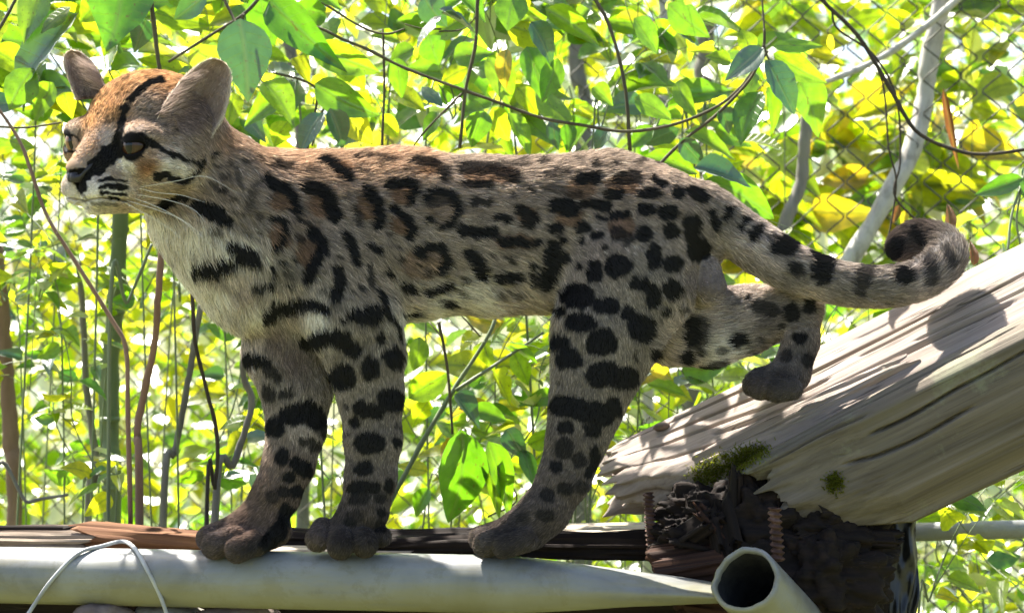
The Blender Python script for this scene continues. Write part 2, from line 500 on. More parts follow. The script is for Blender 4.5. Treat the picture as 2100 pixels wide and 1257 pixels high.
up = timber('upper_half', M['log'], Lm, LL, [(0.0, 0.0), (-0.02, -0.008), (-0.065, -0.038), (-0.108, -0.070), (-0.118, -0.085), (-0.112, -0.14), (-0.05, -0.155), (0.02, -0.14), (0.05, -0.08), (0.035, -0.02)],
            200, 21, rough=0.004, fib=0.00025, end_j=0.035, pw=430, taper=(0.5, 0.78, 1, 1, 1.05), cracks=((0.05, 0.010, 0.002, 0.02, 0.4), (0.10, 0.010, 0.002, 0.1, 0.7), (0.15, 0.014, 0.0022, 0.0, 0.45), (0.185, 0.016, 0.0026, 0.2, 0.8), (0.225, 0.012, 0.002, 0.02, 0.4), (0.125, 0.008, 0.0016, 0.5, 1.0), (0.165, 0.007, 0.0016, 0.6, 1.0)))
place(up, logr, Lm)
B0 = P(1553, 944, -0.005); B1 = P(2240, 600, -0.085)
Bm = frame_axes(B0, B1, (0, 0, 1))
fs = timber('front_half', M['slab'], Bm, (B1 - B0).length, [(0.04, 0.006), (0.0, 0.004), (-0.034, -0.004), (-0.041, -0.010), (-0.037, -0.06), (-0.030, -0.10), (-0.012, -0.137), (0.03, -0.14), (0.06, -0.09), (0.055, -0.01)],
            200, 33, rough=0.0035, fib=0.0005, end_j=0.028, pw=330, taper=(0.62, 0.8, 1, 1, 1.02), cracks=((0.13, 0.012, 0.002, 0.05, 0.8), (0.3, 0.008, 0.0018, 0.2, 0.6), (0.24, 0.008, 0.0016, 0.3, 0.9), (0.19, 0.007, 0.0016, 0.0, 0.35)))
place(fs, logr, Bm)
Sm = frame_axes(P(1440, 948, 0.05), P(1960, 700, 0.0), (0.0, -0.3, 1))
sp = timber('splinter_ridge', M['log'], Sm, 0.26, [(0.02, 0.012), (-0.012, 0.010), (-0.022, -0.006), (-0.016, -0.03), (0.02, -0.03)], 110, 71, rough=0.004, fib=0.003, end_j=0.02, pw=90, taper=(0.9, 1, 1, .9, 0.6))
place(sp, logr, Sm)


# moss tufts on the log
def strand_obj(name, roots, dirs, lens, col, r0, parent=None, npt=4, bend=None, mat=None, tipr=0.25):
    n = len(roots)
    hc = bpy.data.hair_curves.new(name)
    hc.add_curves([npt] * n)
    t = np.linspace(0, 1, npt)[None, :, None]
    if bend is None: bend = np.zeros_like(dirs)
    pos = roots[:, None, :] + lens[:, None, None] * (dirs[:, None, :] * t + bend[:, None, :] * t * t)
    hc.points.foreach_set('position', pos.astype(np.float32).ravel())
    a = hc.attributes.get('radius') or hc.attributes.new('radius', 'FLOAT', 'POINT')
    tt = np.linspace(1, tipr, npt)[None, :]
    a.data.foreach_set('value', (np.broadcast_to(np.asarray(r0, float).reshape(-1, 1), (n, 1)) * tt).astype(np.float32).ravel())
    if col is not None:
        c = hc.attributes.new('fur_color', 'FLOAT_COLOR', 'CURVE')
        c.data.foreach_set('color', np.c_[col, np.ones(n)].astype(np.float32).ravel())
    hc.materials.append(mat)
    o = bpy.data.objects.new(name, hc)
    C.objects.link(o)
    if parent is not None:
        o.parent = parent
        o.matrix_parent_inverse = Matrix.Translation(-Vector(parent.location))
    return o


def moss_mat():
    m, nt, out = new_mat('moss')
    a = N(nt, 'ShaderNodeAttribute', attribute_name='fur_color')
    d = N(nt, 'ShaderNodeBsdfDiffuse'); L(nt, a.outputs['Color'], d.inputs[0])
    t = N(nt, 'ShaderNodeBsdfTranslucent'); L(nt, mixc(nt, 1.0, a.outputs['Color'], (1.6, 1.6, 1.0), 'MULTIPLY'), t.inputs[0])
    mx = N(nt, 'ShaderNodeMixShader', in_0=0.4); L(nt, d.outputs[0], mx.inputs[1]); L(nt, t.outputs[0], mx.inputs[2]); L(nt, mx.outputs[0], out.inputs[0])
    return m


M['moss'] = moss_mat()


def surf_hits(objs, uvs):
    """cast from the camera through photograph pixels onto a set of built objects"""
    dg = bpy.context.evaluated_depsgraph_get()
    res = []
    for (u, v) in uvs:
        o0 = Vector((0, -CAMD, CZ)); d = (P(u, v, 0) - o0).normalized()
        best = None
        for o in objs:
            mi = o.matrix_world.inverted()
            hit, loc, nor, _ = o.ray_cast(mi @ o0, (mi.to_3x3() @ d).normalized())
            if hit:
                w = o.matrix_world @ loc
                dist = (w - o0).length
                if best is None or dist < best[0]:
                    best = (dist, w, (mi.to_3x3().transposed() @ nor).normalized())
        if best: res.append(best[1:])
    return res


bpy.context.view_layer.update()
mp_ = []
for k in range(2600):
    q = rng.normal(0, 1, 2)
    a = k % 5
    if a < 4:
        s_ = rng.random()
        mp_.append((1425 + 140 * s_ + 10 * q[0], 985 - 62 * s_ + (8 + 10 * (1 - s_)) * q[1]))
    else:
        mp_.append((1712 + 9 * q[0], 990 + 10 * q[1]))
hits = surf_hits([up, fs, sp], mp_)
mr = np.array([h[0] for h in hits]); mn = np.array([h[1] for h in hits])
md = mn + rng.normal(0, 0.55, mn.shape) + np.array([0, 0, 0.2]); md /= np.linalg.norm(md, axis=1)[:, None]
mc = np.array([0.09, 0.11, 0.02])[None] * (0.5 + rng.random((len(mr), 1)) * 1.2) * np.array([1, 1, 1]) + rng.random((len(mr), 1)) * np.array([[0.05, 0.03, 0]])
mo = strand_obj('moss', mr, md, 0.002 + 0.0042 * rng.random(len(mr)), mc, 0.0007, logr, 3, None, M['moss'])
mo['kind'] = 'stuff'

# --- rotten post under the log
post_c = P(1590, 1160, -0.03)
pr_ = empty('rotten_post', (post_c.x, post_c.y, 0))
tag(pr_, 'dark rotten timber post crumbling under the split log', 'post')
pm = frame_axes(Vector((post_c.x + 0.012, 0.05, 0.0)), Vector((post_c.x + 0.012, 0.05, P(0, 1000, 0).z)), (0, 1, 0))
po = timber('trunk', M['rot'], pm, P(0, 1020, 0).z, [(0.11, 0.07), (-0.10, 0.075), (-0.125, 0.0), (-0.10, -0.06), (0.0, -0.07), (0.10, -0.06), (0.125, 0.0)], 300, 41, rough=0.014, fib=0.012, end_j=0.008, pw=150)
place(po, pr_, pm)
# red-brown bark chunks by the pipe end
for k, (u0, v0, u1, v1, y, th, lab) in enumerate([(1345, 1160, 1480, 1140, -0.03, 0.019, 'red-brown crumbling bark chunk left of the open pipe mouth'),
                                                (1400, 1240, 1530, 1262, -0.07, 0.016, 'curled brown bark flake under the pinched pipe end'),
                                                (1395, 1075, 1405, 1130, 0.0, 0.008, 'thin broken wood peg hanging beside the threaded rods')]):
    a, b = P(u0, v0, y), P(u1, v1, y)
    q = frame_axes(a, b, (0, -0.6, 1) if k != 2 else (0, 1, 0))
    o = timber('bark_chunk' if k != 2 else 'wood_peg', M['rot_dim' if k != 2 else 'rot'], q, (b - a).length, [(th * 1.4, th * 0.8), (0, th), (-th * 1.4, th * 0.5), (-th * 1.2, -th * 0.7), (0, -th * 0.8), (th * 1.3, -th * 0.6)], 60, 90 + k, rough=0.011 if k < 2 else 0.004, fib=0.004, end_j=0.012 if k < 2 else 0.004, pw=56)
    tag(o, lab, 'bark' if k != 2 else 'wood')

# --- rotten beam lying behind the pipe, in pieces
def plank(name, label, mat, u0, v0, u1, v1, y0, y1, dep, hgt, seed, rough=0.006, fib=0.004, ej=0.03, cat='plank'):
    a, b = P(u0, v0, y0), P(u1, v1, y1)
    q = frame_axes(a, b, (0, 0, 1))
    d, h = dep / 2, hgt / 2
    o = timber(name, M[mat], q, (b - a).length, [(d, h * 0.7), (d * 0.3, h), (-d * 0.8, h * 0.9), (-d, h * 0.2), (-d * 0.9, -h), (d * 0.9, -h)], 120, seed, rough=rough, fib=fib, end_j=ej, pw=64)
    return tag(o, label, cat, 'rotten planks behind the white pipe')


plank('rotten_plank', 'grey layered rotten plank behind the left end of the pipe', 'rot_grey', -120, 1112, 208, 1112, 0.14, 0.12, 0.07, 0.030, 101, ej=0.02)
plank('rotten_plank', 'short dark splinter lying on the grey plank at far left', 'rot', -60, 1090, 165, 1088, 0.15, 0.14, 0.04, 0.010, 103, fib=0.003)
plank('rotten_plank', 'orange-brown splintered plank left of the foremost paw', 'rot_red', 190, 1098, 470, 1120, 0.13, 0.11, 0.06, 0.022, 105, ej=0.03)
plank('rotten_plank', 'brown strip of plank between the two front paws', 'rot', 440, 1096, 720, 1106, 0.15, 0.14, 0.05, 0.016, 107)
plank('pale_board', 'pale sawn board just behind the front paws', 'board', 460, 1126, 860, 1128, 0.10, 0.09, 0.05, 0.006, 109, rough=0.001, fib=0.001, ej=0.01)
plank('rotten_plank', 'dark flaking plank between front and hind paw', 'rot', 690, 1122, 1010, 1120, 0.10, 0.09, 0.06, 0.024, 111, fib=0.006)
plank('rotten_plank', 'dark flaking plank right of the hind paw under a pale board', 'rot', 980, 1118, 1400, 1120, 0.10, 0.08, 0.07, 0.026, 113, fib=0.006)
plank('pale_board', 'long pale lit board behind the hind paw', 'board', 1010, 1098, 1395, 1096, 0.16, 0.15, 0.05, 0.008, 115, rough=0.001, fib=0.001, ej=0.01)
plank('pale_board', 'thin white-edged board farthest behind the rods', 'board', 1080, 1082, 1400, 1080, 0.26, 0.25, 0.05, 0.008, 117, rough=0.001, fib=0.001, ej=0.01)

# support beam below the pipe, with posts to the ground
sb = empty('support_frame', (0, 0.06, 0))
tag(sb, 'dark wooden beam on posts carrying the pipe and planks', 'beam')
q = frame_axes(P(-150, 1262, 0.16), P(1500, 1270, 0.06), (0, 0, 1))
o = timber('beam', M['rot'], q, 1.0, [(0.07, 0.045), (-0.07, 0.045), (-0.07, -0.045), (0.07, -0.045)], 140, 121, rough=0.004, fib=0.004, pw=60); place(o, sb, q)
for u in (120, 900):
    b = P(u, 1262, 0.12)
    q = frame_axes(Vector((b.x, b.y, 0)), Vector((b.x, b.y, b.z - 0.03)), (0, 1, 0))
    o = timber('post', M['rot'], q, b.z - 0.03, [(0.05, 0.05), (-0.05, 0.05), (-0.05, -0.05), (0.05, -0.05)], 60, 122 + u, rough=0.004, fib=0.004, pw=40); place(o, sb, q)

# --- white plastic pipes
def pvc_mat(name, warm=0.0):
    m, nt, out = new_mat(name)
    tc = N(nt, 'ShaderNodeTexCoord')
    n1 = N(nt, 'ShaderNodeTexNoise', in_Scale=7.0, in_Detail=7.0, in_Roughness=0.65, in_Distortion=0.6); L(nt, tc.outputs['Object'], n1.inputs[0])
    mp = N(nt, 'ShaderNodeMapping'); mp.inputs['Scale'].default_value = (6, 45, 45); L(nt, tc.outputs['Object'], mp.inputs[0])
    n2 = N(nt, 'ShaderNodeTexNoise', in_Scale=1.0, in_Detail=6.0, in_Roughness=0.7); L(nt, mp.outputs[0], n2.inputs[0])
    n3 = N(nt, 'ShaderNodeTexNoise', in_Scale=60.0, in_Detail=4.0, in_Roughness=0.7); L(nt, tc.outputs['Object'], n3.inputs[0])
    c = ramp(nt, [(0.3, (0.15, 0.147, 0.128)), (0.5, (0.225, 0.23, 0.226)), (0.7, (0.30, 0.31, 0.31))], n1.outputs[0]).outputs[0]
    c = mixc(nt, 0.5, c, ramp(nt, [(0.35, (0.72, 0.7, 0.64)), (0.6, (1, 1, 1))], n2.outputs[0]).outputs[0], 'MULTIPLY')
    n4 = N(nt, 'ShaderNodeTexNoise', in_Scale=24.0, in_Detail=10.0, in_Roughness=0.78, in_Distortion=0.3); L(nt, tc.outputs['Object'], n4.inputs[0])
    stn = ramp(nt, [(0.52, (0, 0, 0)), (0.58, (1, 1, 1))], n4.outputs[0]).outputs[0]
    c = mixc(nt, math_n(nt, 'MULTIPLY', stn, 0.42), c, (0.15, 0.135, 0.10))
    sp_ = ramp(nt, [(0.66, (0, 0, 0)), (0.72, (1, 1, 1))], n3.outputs[0]).outputs[0]
    c = mixc(nt, math_n(nt, 'MULTIPLY', sp_, 0.5), c, (0.3, 0.29, 0.2))
    sep = N(nt, 'ShaderNodeSeparateXYZ'); L(nt, tc.outputs['Object'], sep.inputs[0])
    alg = math_n(nt, 'MULTIPLY', ramp(nt, [(0.38, (0, 0, 0)), (0.62, (1, 1, 1))], math_n(nt, 'ADD', n2.outputs[0], math_n(nt, 'MULTIPLY', sep.outputs[2], -6.0))).outputs[0], 0.6)
    c = mixc(nt, alg, c, (0.24, 0.22, 0.1))
    b = N(nt, 'ShaderNodeBsdfPrincipled', in_Roughness=0.42); L(nt, c, b.inputs['Base Color'])
    L(nt, math_n(nt, 'ADD', math_n(nt, 'MULTIPLY', n1.outputs[0], 0.3), 0.28), b.inputs['Roughness'])
    bp = N(nt, 'ShaderNodeBump', in_Strength=0.15, in_Distance=0.002); L(nt, n2.outputs[0], bp.inputs['Height']); L(nt, bp.outputs[0], b.inputs['Normal'])
    L(nt, b.outputs[0], out.inputs[0])
    return m


M['pvc'] = pvc_mat('old_white_plastic')
M['bore_shade'] = bark_mat('pipe_bore_shade', [(0.35, (0.008, 0.008, 0.009)), (0.7, (0.03, 0.03, 0.028))], 6, (1, 1, 1))  # darkness deep in the mouth put into the grimy inner wall's colour


def ypipe(u):
    return 0.05 - 0.11 * u / 1130.0


p0, p1 = P(-160, 1175, ypipe(-160)), P(1478, 1206, ypipe(1478))
pm_ = frame_axes(p0, p1, (0, 0, 1))
PLEN = (p1 - p0).length
ns, sides = 260, 48
s = np.linspace(0, 1, ns)
ang = np.linspace(0, 2 * math.pi, sides, endpoint=False)
RP = 58 / PXM
pin = np.clip((s - 0.74) / 0.26, 0, 1) ** 1.25
rz = RP * (1 - 0.80 * pin); ry = RP * (1 + 0.38 * pin)
X = np.broadcast_to(s[:, None] * PLEN, (ns, sides))
Yv = ry[:, None] * np.cos(ang)[None] + 0.0006 * noise(X * 5, np.cos(ang)[None] * 2, np.sin(ang)[None] * 2, s=4)
Zv = rz[:, None] * np.sin(ang)[None] + (-0.004 * pin)[:, None] + 0.0006 * noise(X * 5, np.cos(ang)[None] * 2, np.sin(ang)[None] * 2, s=5) + 0.003 * pin[:, None] * noise(np.cos(ang)[None] * 3 + 0 * X, X * 8, s=6)
Vp = np.stack([X, Yv, Zv], -1).reshape(-1, 3)
i = np.arange(ns - 1)[:, None] * sides; j = np.arange(sides)[None]; j2 = (j + 1) % sides
Fp = np.stack([i + j, i + j2, i + sides + j2, i + sides + j], -1).reshape(-1, 4)
inner = Vp.reshape(ns, sides, 3)[-1].copy(); inner[:, 1] *= 0.86; inner[:, 2] = inner[:, 2].mean() + (inner[:, 2] - inner[:, 2].mean()) * 0.45
inn2 = inner.copy(); inn2[:, 0] -= 0.05
base = len(Vp)
Vp = np.vstack([Vp, inner, inn2])
jj_ = np.arange(sides); k2 = (jj_ + 1) % sides
e = (ns - 1) * sides
Fp = np.vstack([Fp, np.stack([e + jj_, e + k2, base + k2, base + jj_], -1), np.stack([base + jj_, base + k2, base + sides + k2, base + sides + jj_], -1)])
pipe = obj('plastic_pipe', mesh_np('plastic_pipe', Vp, Fp), M['pvc'])
pipe.matrix_world = pm_
tag(pipe, 'old white plastic pipe with pinched end that the cat stands on', 'pipe')


def open_pipe(name, a, b, r, wall, label, ragged=0.004, seed=0, ns=80):
    q = frame_axes(a, b, (0, 0, 1)); ln = (b - a).length
    s = np.linspace(0, 1, ns)[:, None]; an = np.linspace(0, 2 * math.pi, 48, endpoint=False)[None]
    rag = ragged * fbm(np.cos(an) * 2, np.sin(an) * 2, s=seed, o=3)
    def ring(rr, sgn):
        x = s * ln + rag * (1 - s) ** 6
        return np.stack([np.broadcast_to(x, (ns, 48)), rr * np.cos(an) + 0 * s, rr * np.sin(an) + 0 * s], -1)
    o_, i_ = ring(r, 1), ring(r - wall, 1)
    lip = (o_[0] + i_[0]) / 2; lip[:, 0] -= wall * 0.35
    allr = np.concatenate([o_[::-1], lip[None], i_], 0)
    nr = allr.shape[0]
    i = np.arange(nr - 1)[:, None] * 48; j = np.arange(48)[None]; j2 = (j + 1) % 48
    F = np.stack([i + j, i + j2, i + 48 + j2, i + 48 + j], -1).reshape(-1, 4)
    me = mesh_np(name, allr.reshape(-1, 3), F)
    o = obj(name, me, M['pvc'])
    me.materials.append(M['bore_shade'])
    mi = np.zeros(len(F), np.int32); mi[(ns + 2) * 48:] = 1
    me.polygons.foreach_set('material_index', mi)
    o.matrix_world = q
    return tag(o, label, 'pipe')


open_pipe('plastic_pipe', P(1527, 1188, -0.16), P(1527, 1188, -0.16) + Vector((0.10, 0.16, -0.105)) * 2.2, 0.0368, 0.0052, 'sawn-off white plastic pipe with its dark open mouth facing us', seed=8)
# pipe far right
fp = tube(np.array([P(1840, 1092, 0.35), P(1960, 1088, 0.35), P(2300, 1080, 0.36)]), 0.0125, 20)
tag(obj('plastic_pipe', mesh_mixed('plastic_pipe_far', *fp), M['pvc']), 'thin white pipe in the leaves at far right below the log', 'pipe')
# its couplings and support are hidden in the leaves
fp = tube(np.array([P(2290, 1080, 0.36), P(2290, 1080, 0.36) + Vector((0, 0, -1.1))]), 0.0125, 12)

# --- cable looped over the pipe
def cable_mat():
    m, nt, out = new_mat('grey_cable')
    b = N(nt, 'ShaderNodeBsdfPrincipled', in_Roughness=0.45)
    tc = N(nt, 'ShaderNodeTexCoord')
    nz = N(nt, 'ShaderNodeTexNoise', in_Scale=40.0, in_Detail=3.0); L(nt, tc.outputs['Object'], nz.inputs[0])
    L(nt, ramp(nt, [(0.3, (0.3, 0.3, 0.3)), (0.7, (0.5, 0.5, 0.5))], nz.outputs[0]).outputs[0], b.inputs['Base Color'])
    L(nt, b.outputs[0], out.inputs[0])
    return m


M['cable'] = cable_mat()
cp = smooth_path([P(20, 1320, -0.03), P(60, 1255, -0.005), P(105, 1190, 0.0), P(160, 1135, 0.012), P(210, 1119, 0.03), P(252, 1110, 0.055), P(277, 1125, 0.008), P(303, 1170, -0.016), P(330, 1225, -0.014), P(352, 1290, -0.012)], 90)
cb = obj('cable', mesh_mixed('cable', *tube(cp, 4.3 / PXM, 10)), M['cable'])
tag(cb, 'thin grey cable looped over the pipe at lower left', 'cable')

# --- threaded rods
def rust_mat():
    m, nt, out = new_mat('rusty_steel')
    tc = N(nt, 'ShaderNodeTexCoord')
    nz = N(nt, 'ShaderNodeTexNoise', in_Scale=120.0, in_Detail=5.0); L(nt, tc.outputs['Object'], nz.inputs[0])
    b = N(nt, 'ShaderNodeBsdfPrincipled', in_Roughness=0.8, in_Metallic=0.3)
    L(nt, ramp(nt, [(0.3, (0.035, 0.018, 0.012)), (0.55, (0.09, 0.045, 0.032)), (0.75, (0.18, 0.11, 0.09))], nz.outputs[0]).outputs[0], b.inputs['Base Color'])
    L(nt, b.outputs[0], out.inputs[0])
    return m


M['rust'] = rust_mat()


def rod(u, v0, v1, y, r, pitch, label):
    a, b = P(u, v0, y), P(u + 8, v1, y)
    ln = (a - b).length; nz_ = int(ln / pitch * 10); sd = 20
    z = np.linspace(0, ln, nz_)[:, None]; an = np.linspace(0, 2 * math.pi, sd, endpoint=False)[None]
    ph = (z / pitch + an / (2 * math.pi)) * 2 * math.pi
    rr = r * (0.80 + 0.2 * np.sin(ph)) * (1 + 0.08 * noise(z * 200 + 0 * an, an * 2, s=3))
    V = np.stack([z + 0 * an, rr * np.cos(an), rr * np.sin(an)], -1).reshape(-1, 3)
    i = np.arange(nz_ - 1)[:, None] * sd; j = np.arange(sd)[None]; j2 = (j + 1) % sd
    F = np.stack([i + j, i + j2, i + sd + j2, i + sd + j], -1).reshape(-1, 4)
    o = obj('threaded_rod', mesh_np('threaded_rod', V, F), M['rust'])
    o.matrix_world = frame_axes(b, a, (0, 1, 0))
    tag(o, label, 'rod', 'threaded rods under the log')


rod(1330, 1010, 1150, 0.03, 0.0068, 0.0052, 'dark rusty threaded rod left of the pipe mouth')
rod(1588, 1040, 1150, -0.085, 0.0078, 0.0068, 'pinkish rusty threaded rod above the pipe mouth')

# --- pebble-like dropping on the log, stones below the pipe, black plastic
def lump(name, label, c, r, mat, seed, cat, rough=0.25, fr=1.6, nu=24, nv=14, oc=3):
    th = np.linspace(0, 2 * math.pi, nu, endpoint=False)[None]; ph = np.linspace(0.02, math.pi - 0.02, nv)[:, None]
    d = np.stack([np.sin(ph) * np.cos(th), np.sin(ph) * np.sin(th), np.cos(ph) + 0 * th], -1)
    k = 1 + rough * fbm(d[..., 0] * fr, d[..., 1] * fr, d[..., 2] * fr, s=seed, o=oc)
    V = d * k[..., None] * np.array(r)
    i = np.arange(nv - 1)[:, None] * nu; j = np.arange(nu)[None]; j2 = (j + 1) % nu
    F = np.stack([i + j, i + nu + j, i + nu + j2, i + j2], -1).reshape(-1, 4)
    o = obj(name, mesh_np(name, V.reshape(-1, 3), F), mat, loc=c)
    tag(o, label, cat)
    return o


for k, (u_, v_, y_, r_) in enumerate([(1470, 1052, 0.035, (.062, .04, .035)), (1560, 1085, 0.0, (.06, .04, .06)), (1680, 1095, 0.0, (.075, .045, .045)), (1690, 1180, -0.02, (.07, .05, .06)), (1580, 1190, -0.01, (.07, .04, .06)), (1430, 1100, 0.03, (.05, .04, .03))]):
    o = lump('rotten_mass', None, P(u_, v_, y_) - Vector(pr_.location), r_, M['rot'], 700 + k, None, 0.30, 3.2, 110, 64, 5)
    o.parent = pr_
for k in range(16):
    u_, v_ = R.uniform(1385, 1790), R.uniform(1015, 1245)
    if u_ < 1500 and v_ > 1130: v_ -= 90
    y_ = -0.025 + R.uniform(-.012, .02)
    a = P(u_, v_, y_); an = R.gauss(-0.1, 0.5) if k % 4 else R.gauss(1.4, .3)
    ln = R.uniform(.03, .07); th = R.uniform(.005, .011)
    b = a + Vector((math.cos(an) * ln, R.uniform(-.02, .02), math.sin(an) * ln))
    a = a - (b - a) * 0.5; b = b - (b - a) * 0.33
    q_ = frame_axes(a, b, (0, -0.5, 1) if k % 4 else (0, 1, 0))
    o = timber('rotten_splinter', M[R.choice(['rot', 'rot', 'rot', 'rot', 'rot_dim'])], q_, (b - a).length, [(th * 1.3, th * 0.7), (0, th), (-th * 1.4, th * 0.5), (-th * 1.2, -th * 0.7), (0, -th * 0.8), (th * 1.3, -th * 0.6)], 22, 500 + k * 3, rough=0.007, fib=0.005, end_j=0.014, pw=26)
    place(o, pr_, q_)
M['stone'] = bark_mat('brown_stone', [(0.3, (0.08, 0.055, 0.045)), (0.6, (0.2, 0.15, 0.13)), (0.8, (0.3, 0.26, 0.24))], 3, (1, 1, 1))
M['seed'] = bark_mat('brown_seed', [(0.3, (0.07, 0.045, 0.03)), (0.7, (0.16, 0.11, 0.08))], 10, (1, 1, 1), 0.3, 0.5)
h = surf_hits([up, sp, fs], [(1357, 880)])
hp = h[0][0] if h else P(1357, 880, 0.03)
pb = lump('seed_pod', 'small brown oval seed lying on top of the log', hp + Vector((0, 0, 0.003)), (0.0105, 0.007, 0.0055), M['seed'], 5, 'seed', 0.1)
pb.rotation_euler = (0, math.radians(-8), 0.2)
lump('stone', 'rough brown stone under the pipe below the cable', P(212, 1262, 0.02), (0.034, 0.03, 0.018), M['stone'], 12, 'stone')
lump('stone', 'flat reddish stone under the pipe below the front paw', P(480, 1262, 0.02), (0.045, 0.03, 0.014), M['stone'], 14, 'stone')
lump('stone', 'grey stone between the two other stones under the pipe', P(350, 1268, 0.03), (0.05, 0.03, 0.018), M['stem_grey'], 16, 'stone')


def plastic_mat():
    m, nt, out = new_mat('black_plastic')
    b = N(nt, 'ShaderNodeBsdfPrincipled', in_Roughness=0.35); b.inputs['Base Color'].default_value = (0.012, 0.013, 0.016, 1)
    L(nt, b.outputs[0], out.inputs[0])
    return m


nu = 40
U_, V_ = np.meshgrid(np.linspace(-1, 1, nu), np.linspace(-1, 1, nu), indexing='ij')
cr = 0.02 * (1 - np.abs(fbm(U_ * 2.2, V_ * 1.6, s=77, o=3))) + 0.012 * np.abs(noise(U_ * 5, V_ * 4, s=78))
bz = np.stack([U_ * 0.045 + 0.01 * noise(V_ * 2, s=5), cr, V_ * 0.13], -1).reshape(-1, 3)
ii, jj = np.meshgrid(np.arange(nu - 1), np.arange(nu - 1), indexing='ij'); i0 = (ii * nu + jj).ravel()
bs = obj('plastic_sheet', mesh_np('plastic_sheet', bz, np.stack([i0, i0 + nu, i0 + nu + 1, i0 + 1], -1)), plastic_mat(), loc=P(1815, 1290, 0.02))
so = bs.modifiers.new('thick', 'SOLIDIFY'); so.thickness = 0.002
tag(bs, 'crumpled black plastic sheet hanging right of the rotten post', 'plastic sheet')

# ------------------------------------------------------------------ the cat
# the body is sculpted as one implicit surface in (u, v, y) pixel units and meshed once
def axis_pts(lo, hi, parts):
    a = [lo]
    while a[-1] < hi:
        st = parts[-1][1]
        for lim, s_ in parts:
            if a[-1] < lim:
                st = s_; break
        a.append(a[-1] + st)
    return np.array(a, np.float32)


gu = axis_pts(85, 2010, [(470, 3.0), (1e9, 5.0)])
gv = axis_pts(110, 1185, [(460, 3.0), (1040, 5.0), (1e9, 3.6)])
gy = axis_pts(-330, 190, [(1e9, 4.5)])
FLD = np.full((len(gu), len(gv), len(gy)), 60.0, np.float32)


def box_slices(lo, hi):
    r = []
    for g, a, b in zip((gu, gv, gy), lo, hi):
        r.append(slice(max(0, np.searchsorted(g, a) - 1), min(len(g), np.searchsorted(g, b) + 1)))
    return tuple(r)


def smin(a, b, k):
    h = np.clip(0.5 + 0.5 * (b - a) / k, 0, 1)
    return b * (1 - h) + a * h - k * h * (1 - h)


def sub_grid(sl):
    return gu[sl[0]][:, None, None], gv[sl[1]][None, :, None], gy[sl[2]][None, None, :]


def cone(a, b, sy=1.0, k=30.0, sub=False):
    """round cone between (u,v,y,r) points, squashed in depth by sy"""
    a, b = np.array(a, float), np.array(b, float)
    R_ = max(a[3], b[3]) + k
    lo = np.minimum(a[:3], b[:3]) - R_; hi = np.maximum(a[:3], b[:3]) + R_
    sl = box_slices(lo, hi)
    U, V, Y = sub_grid(sl)
    ym = (a[2] + b[2]) / 2
    d = b[:3] - a[:3]; 
    pu, pv, py = U - a[0], V - a[1], Y - a[2]
    L2 = d @ d
    t = np.clip((pu * d[0] + pv * d[1] + py * d[2]) / L2, 0, 1)
    r = a[3] + (b[3] - a[3]) * t
    du, dv, dy = pu - d[0] * t, pv - d[1] * t, (py - d[2] * t) / sy
    dist = np.sqrt(du * du + dv * dv + dy * dy) - r
    FLD[sl] = smin(FLD[sl], dist.astype(np.float32), k)


def chain(pts, sy=1.0, k=30.0):
    for a, b in zip(pts[:-1], pts[1:]):
        cone(a, b, sy, k)


# torso, neck
chain([(375, 322, -80, 98), (430, 400, -52, 128), (490, 465, -32, 142), (560, 500, -12, 150), (640, 500, -5, 160)], 0.8, 45)
chain([(585, 462, -5, 146), (700, 482, -8, 158), (830, 480, -10, 164), (1000, 480, -10, 146), (1130, 470, -10, 136), (1250, 456, -8, 134), (1350, 466, -2, 112), (1440, 468, 5, 74)], 0.74, 45)
chain([(540, 560, -5, 128), (600, 590, 0, 112)], 0.8, 45)
chain([(610, 490, -45, 100), (700, 470, -55, 105), (720, 560, -60, 95)], 0.6, 40)          # shoulder blade
chain([(1020, 560, -10, 70), (1150, 560, -20, 70)], 0.8, 40)                               # flank
# near fore leg
chain([(690, 545, -62, 112), (722, 640, -68, 98), (748, 730, -64, 74), (760, 810, -56, 61), (765, 900, -50, 53), (760, 980, -48, 47), (748, 1045, -46, 44)], 0.85, 26)
cone((748, 1045, -46, 44), (712, 1085, -44, 38), 1.0, 20)
for t in [(652, 1106, -70, 25), (698, 1120, -104, 27), (748, 1116, -98, 26), (782, 1100, -62, 19)]:
    cone((712 + (t[0] - 712) * .8, t[1] - 20, t[2] + 36, t[3]), t, 1.0, 4)
# far fore leg
chain([(600, 620, 30, 105), (590, 715, 35, 84), (608, 800, 25, 66), (607, 880, 16, 54), (592, 950, 10, 47), (566, 1015, 4, 43), (530, 1070, 0, 42)], 0.85, 26)
cone((530, 1070, 0, 42), (480, 1096, -4, 38), 1.0, 20)
for t in [(486, 1128, -72, 25), (440, 1118, -42, 28), (430, 1104, 12, 27), (452, 1098, 48, 24)]:
    cone((t[0] + 42, t[1] - 16, t[2] * 0.8, t[3] - 1), t, 1.0, 4)
cone((560, 1085, -8, 36), (500, 1116, -26, 30), 1.0, 16)
# near hind leg
chain([(1320, 470, -48, 120), (1292, 565, -62, 132), (1245, 680, -85, 106), (1222, 760, -92, 84), (1200, 840, -96, 68), (1182, 905, -98, 55), (1157, 980, -98, 48), (1120, 1045, -96, 42), (1088, 1086, -96, 40)], 0.72, 30)
cone((1120, 1045, -96, 42), (1042, 1096, -98, 36), 1.0, 20)
for t in [(1034, 1121, -158, 23), (996, 1116, -128, 26), (988, 1104, -72, 26), (1010, 1100, -38, 22)]:
    cone((t[0] + 45, t[1] - 14, -98 + (t[2] + 98) * 0.8, t[3]), t, 1.0, 4)
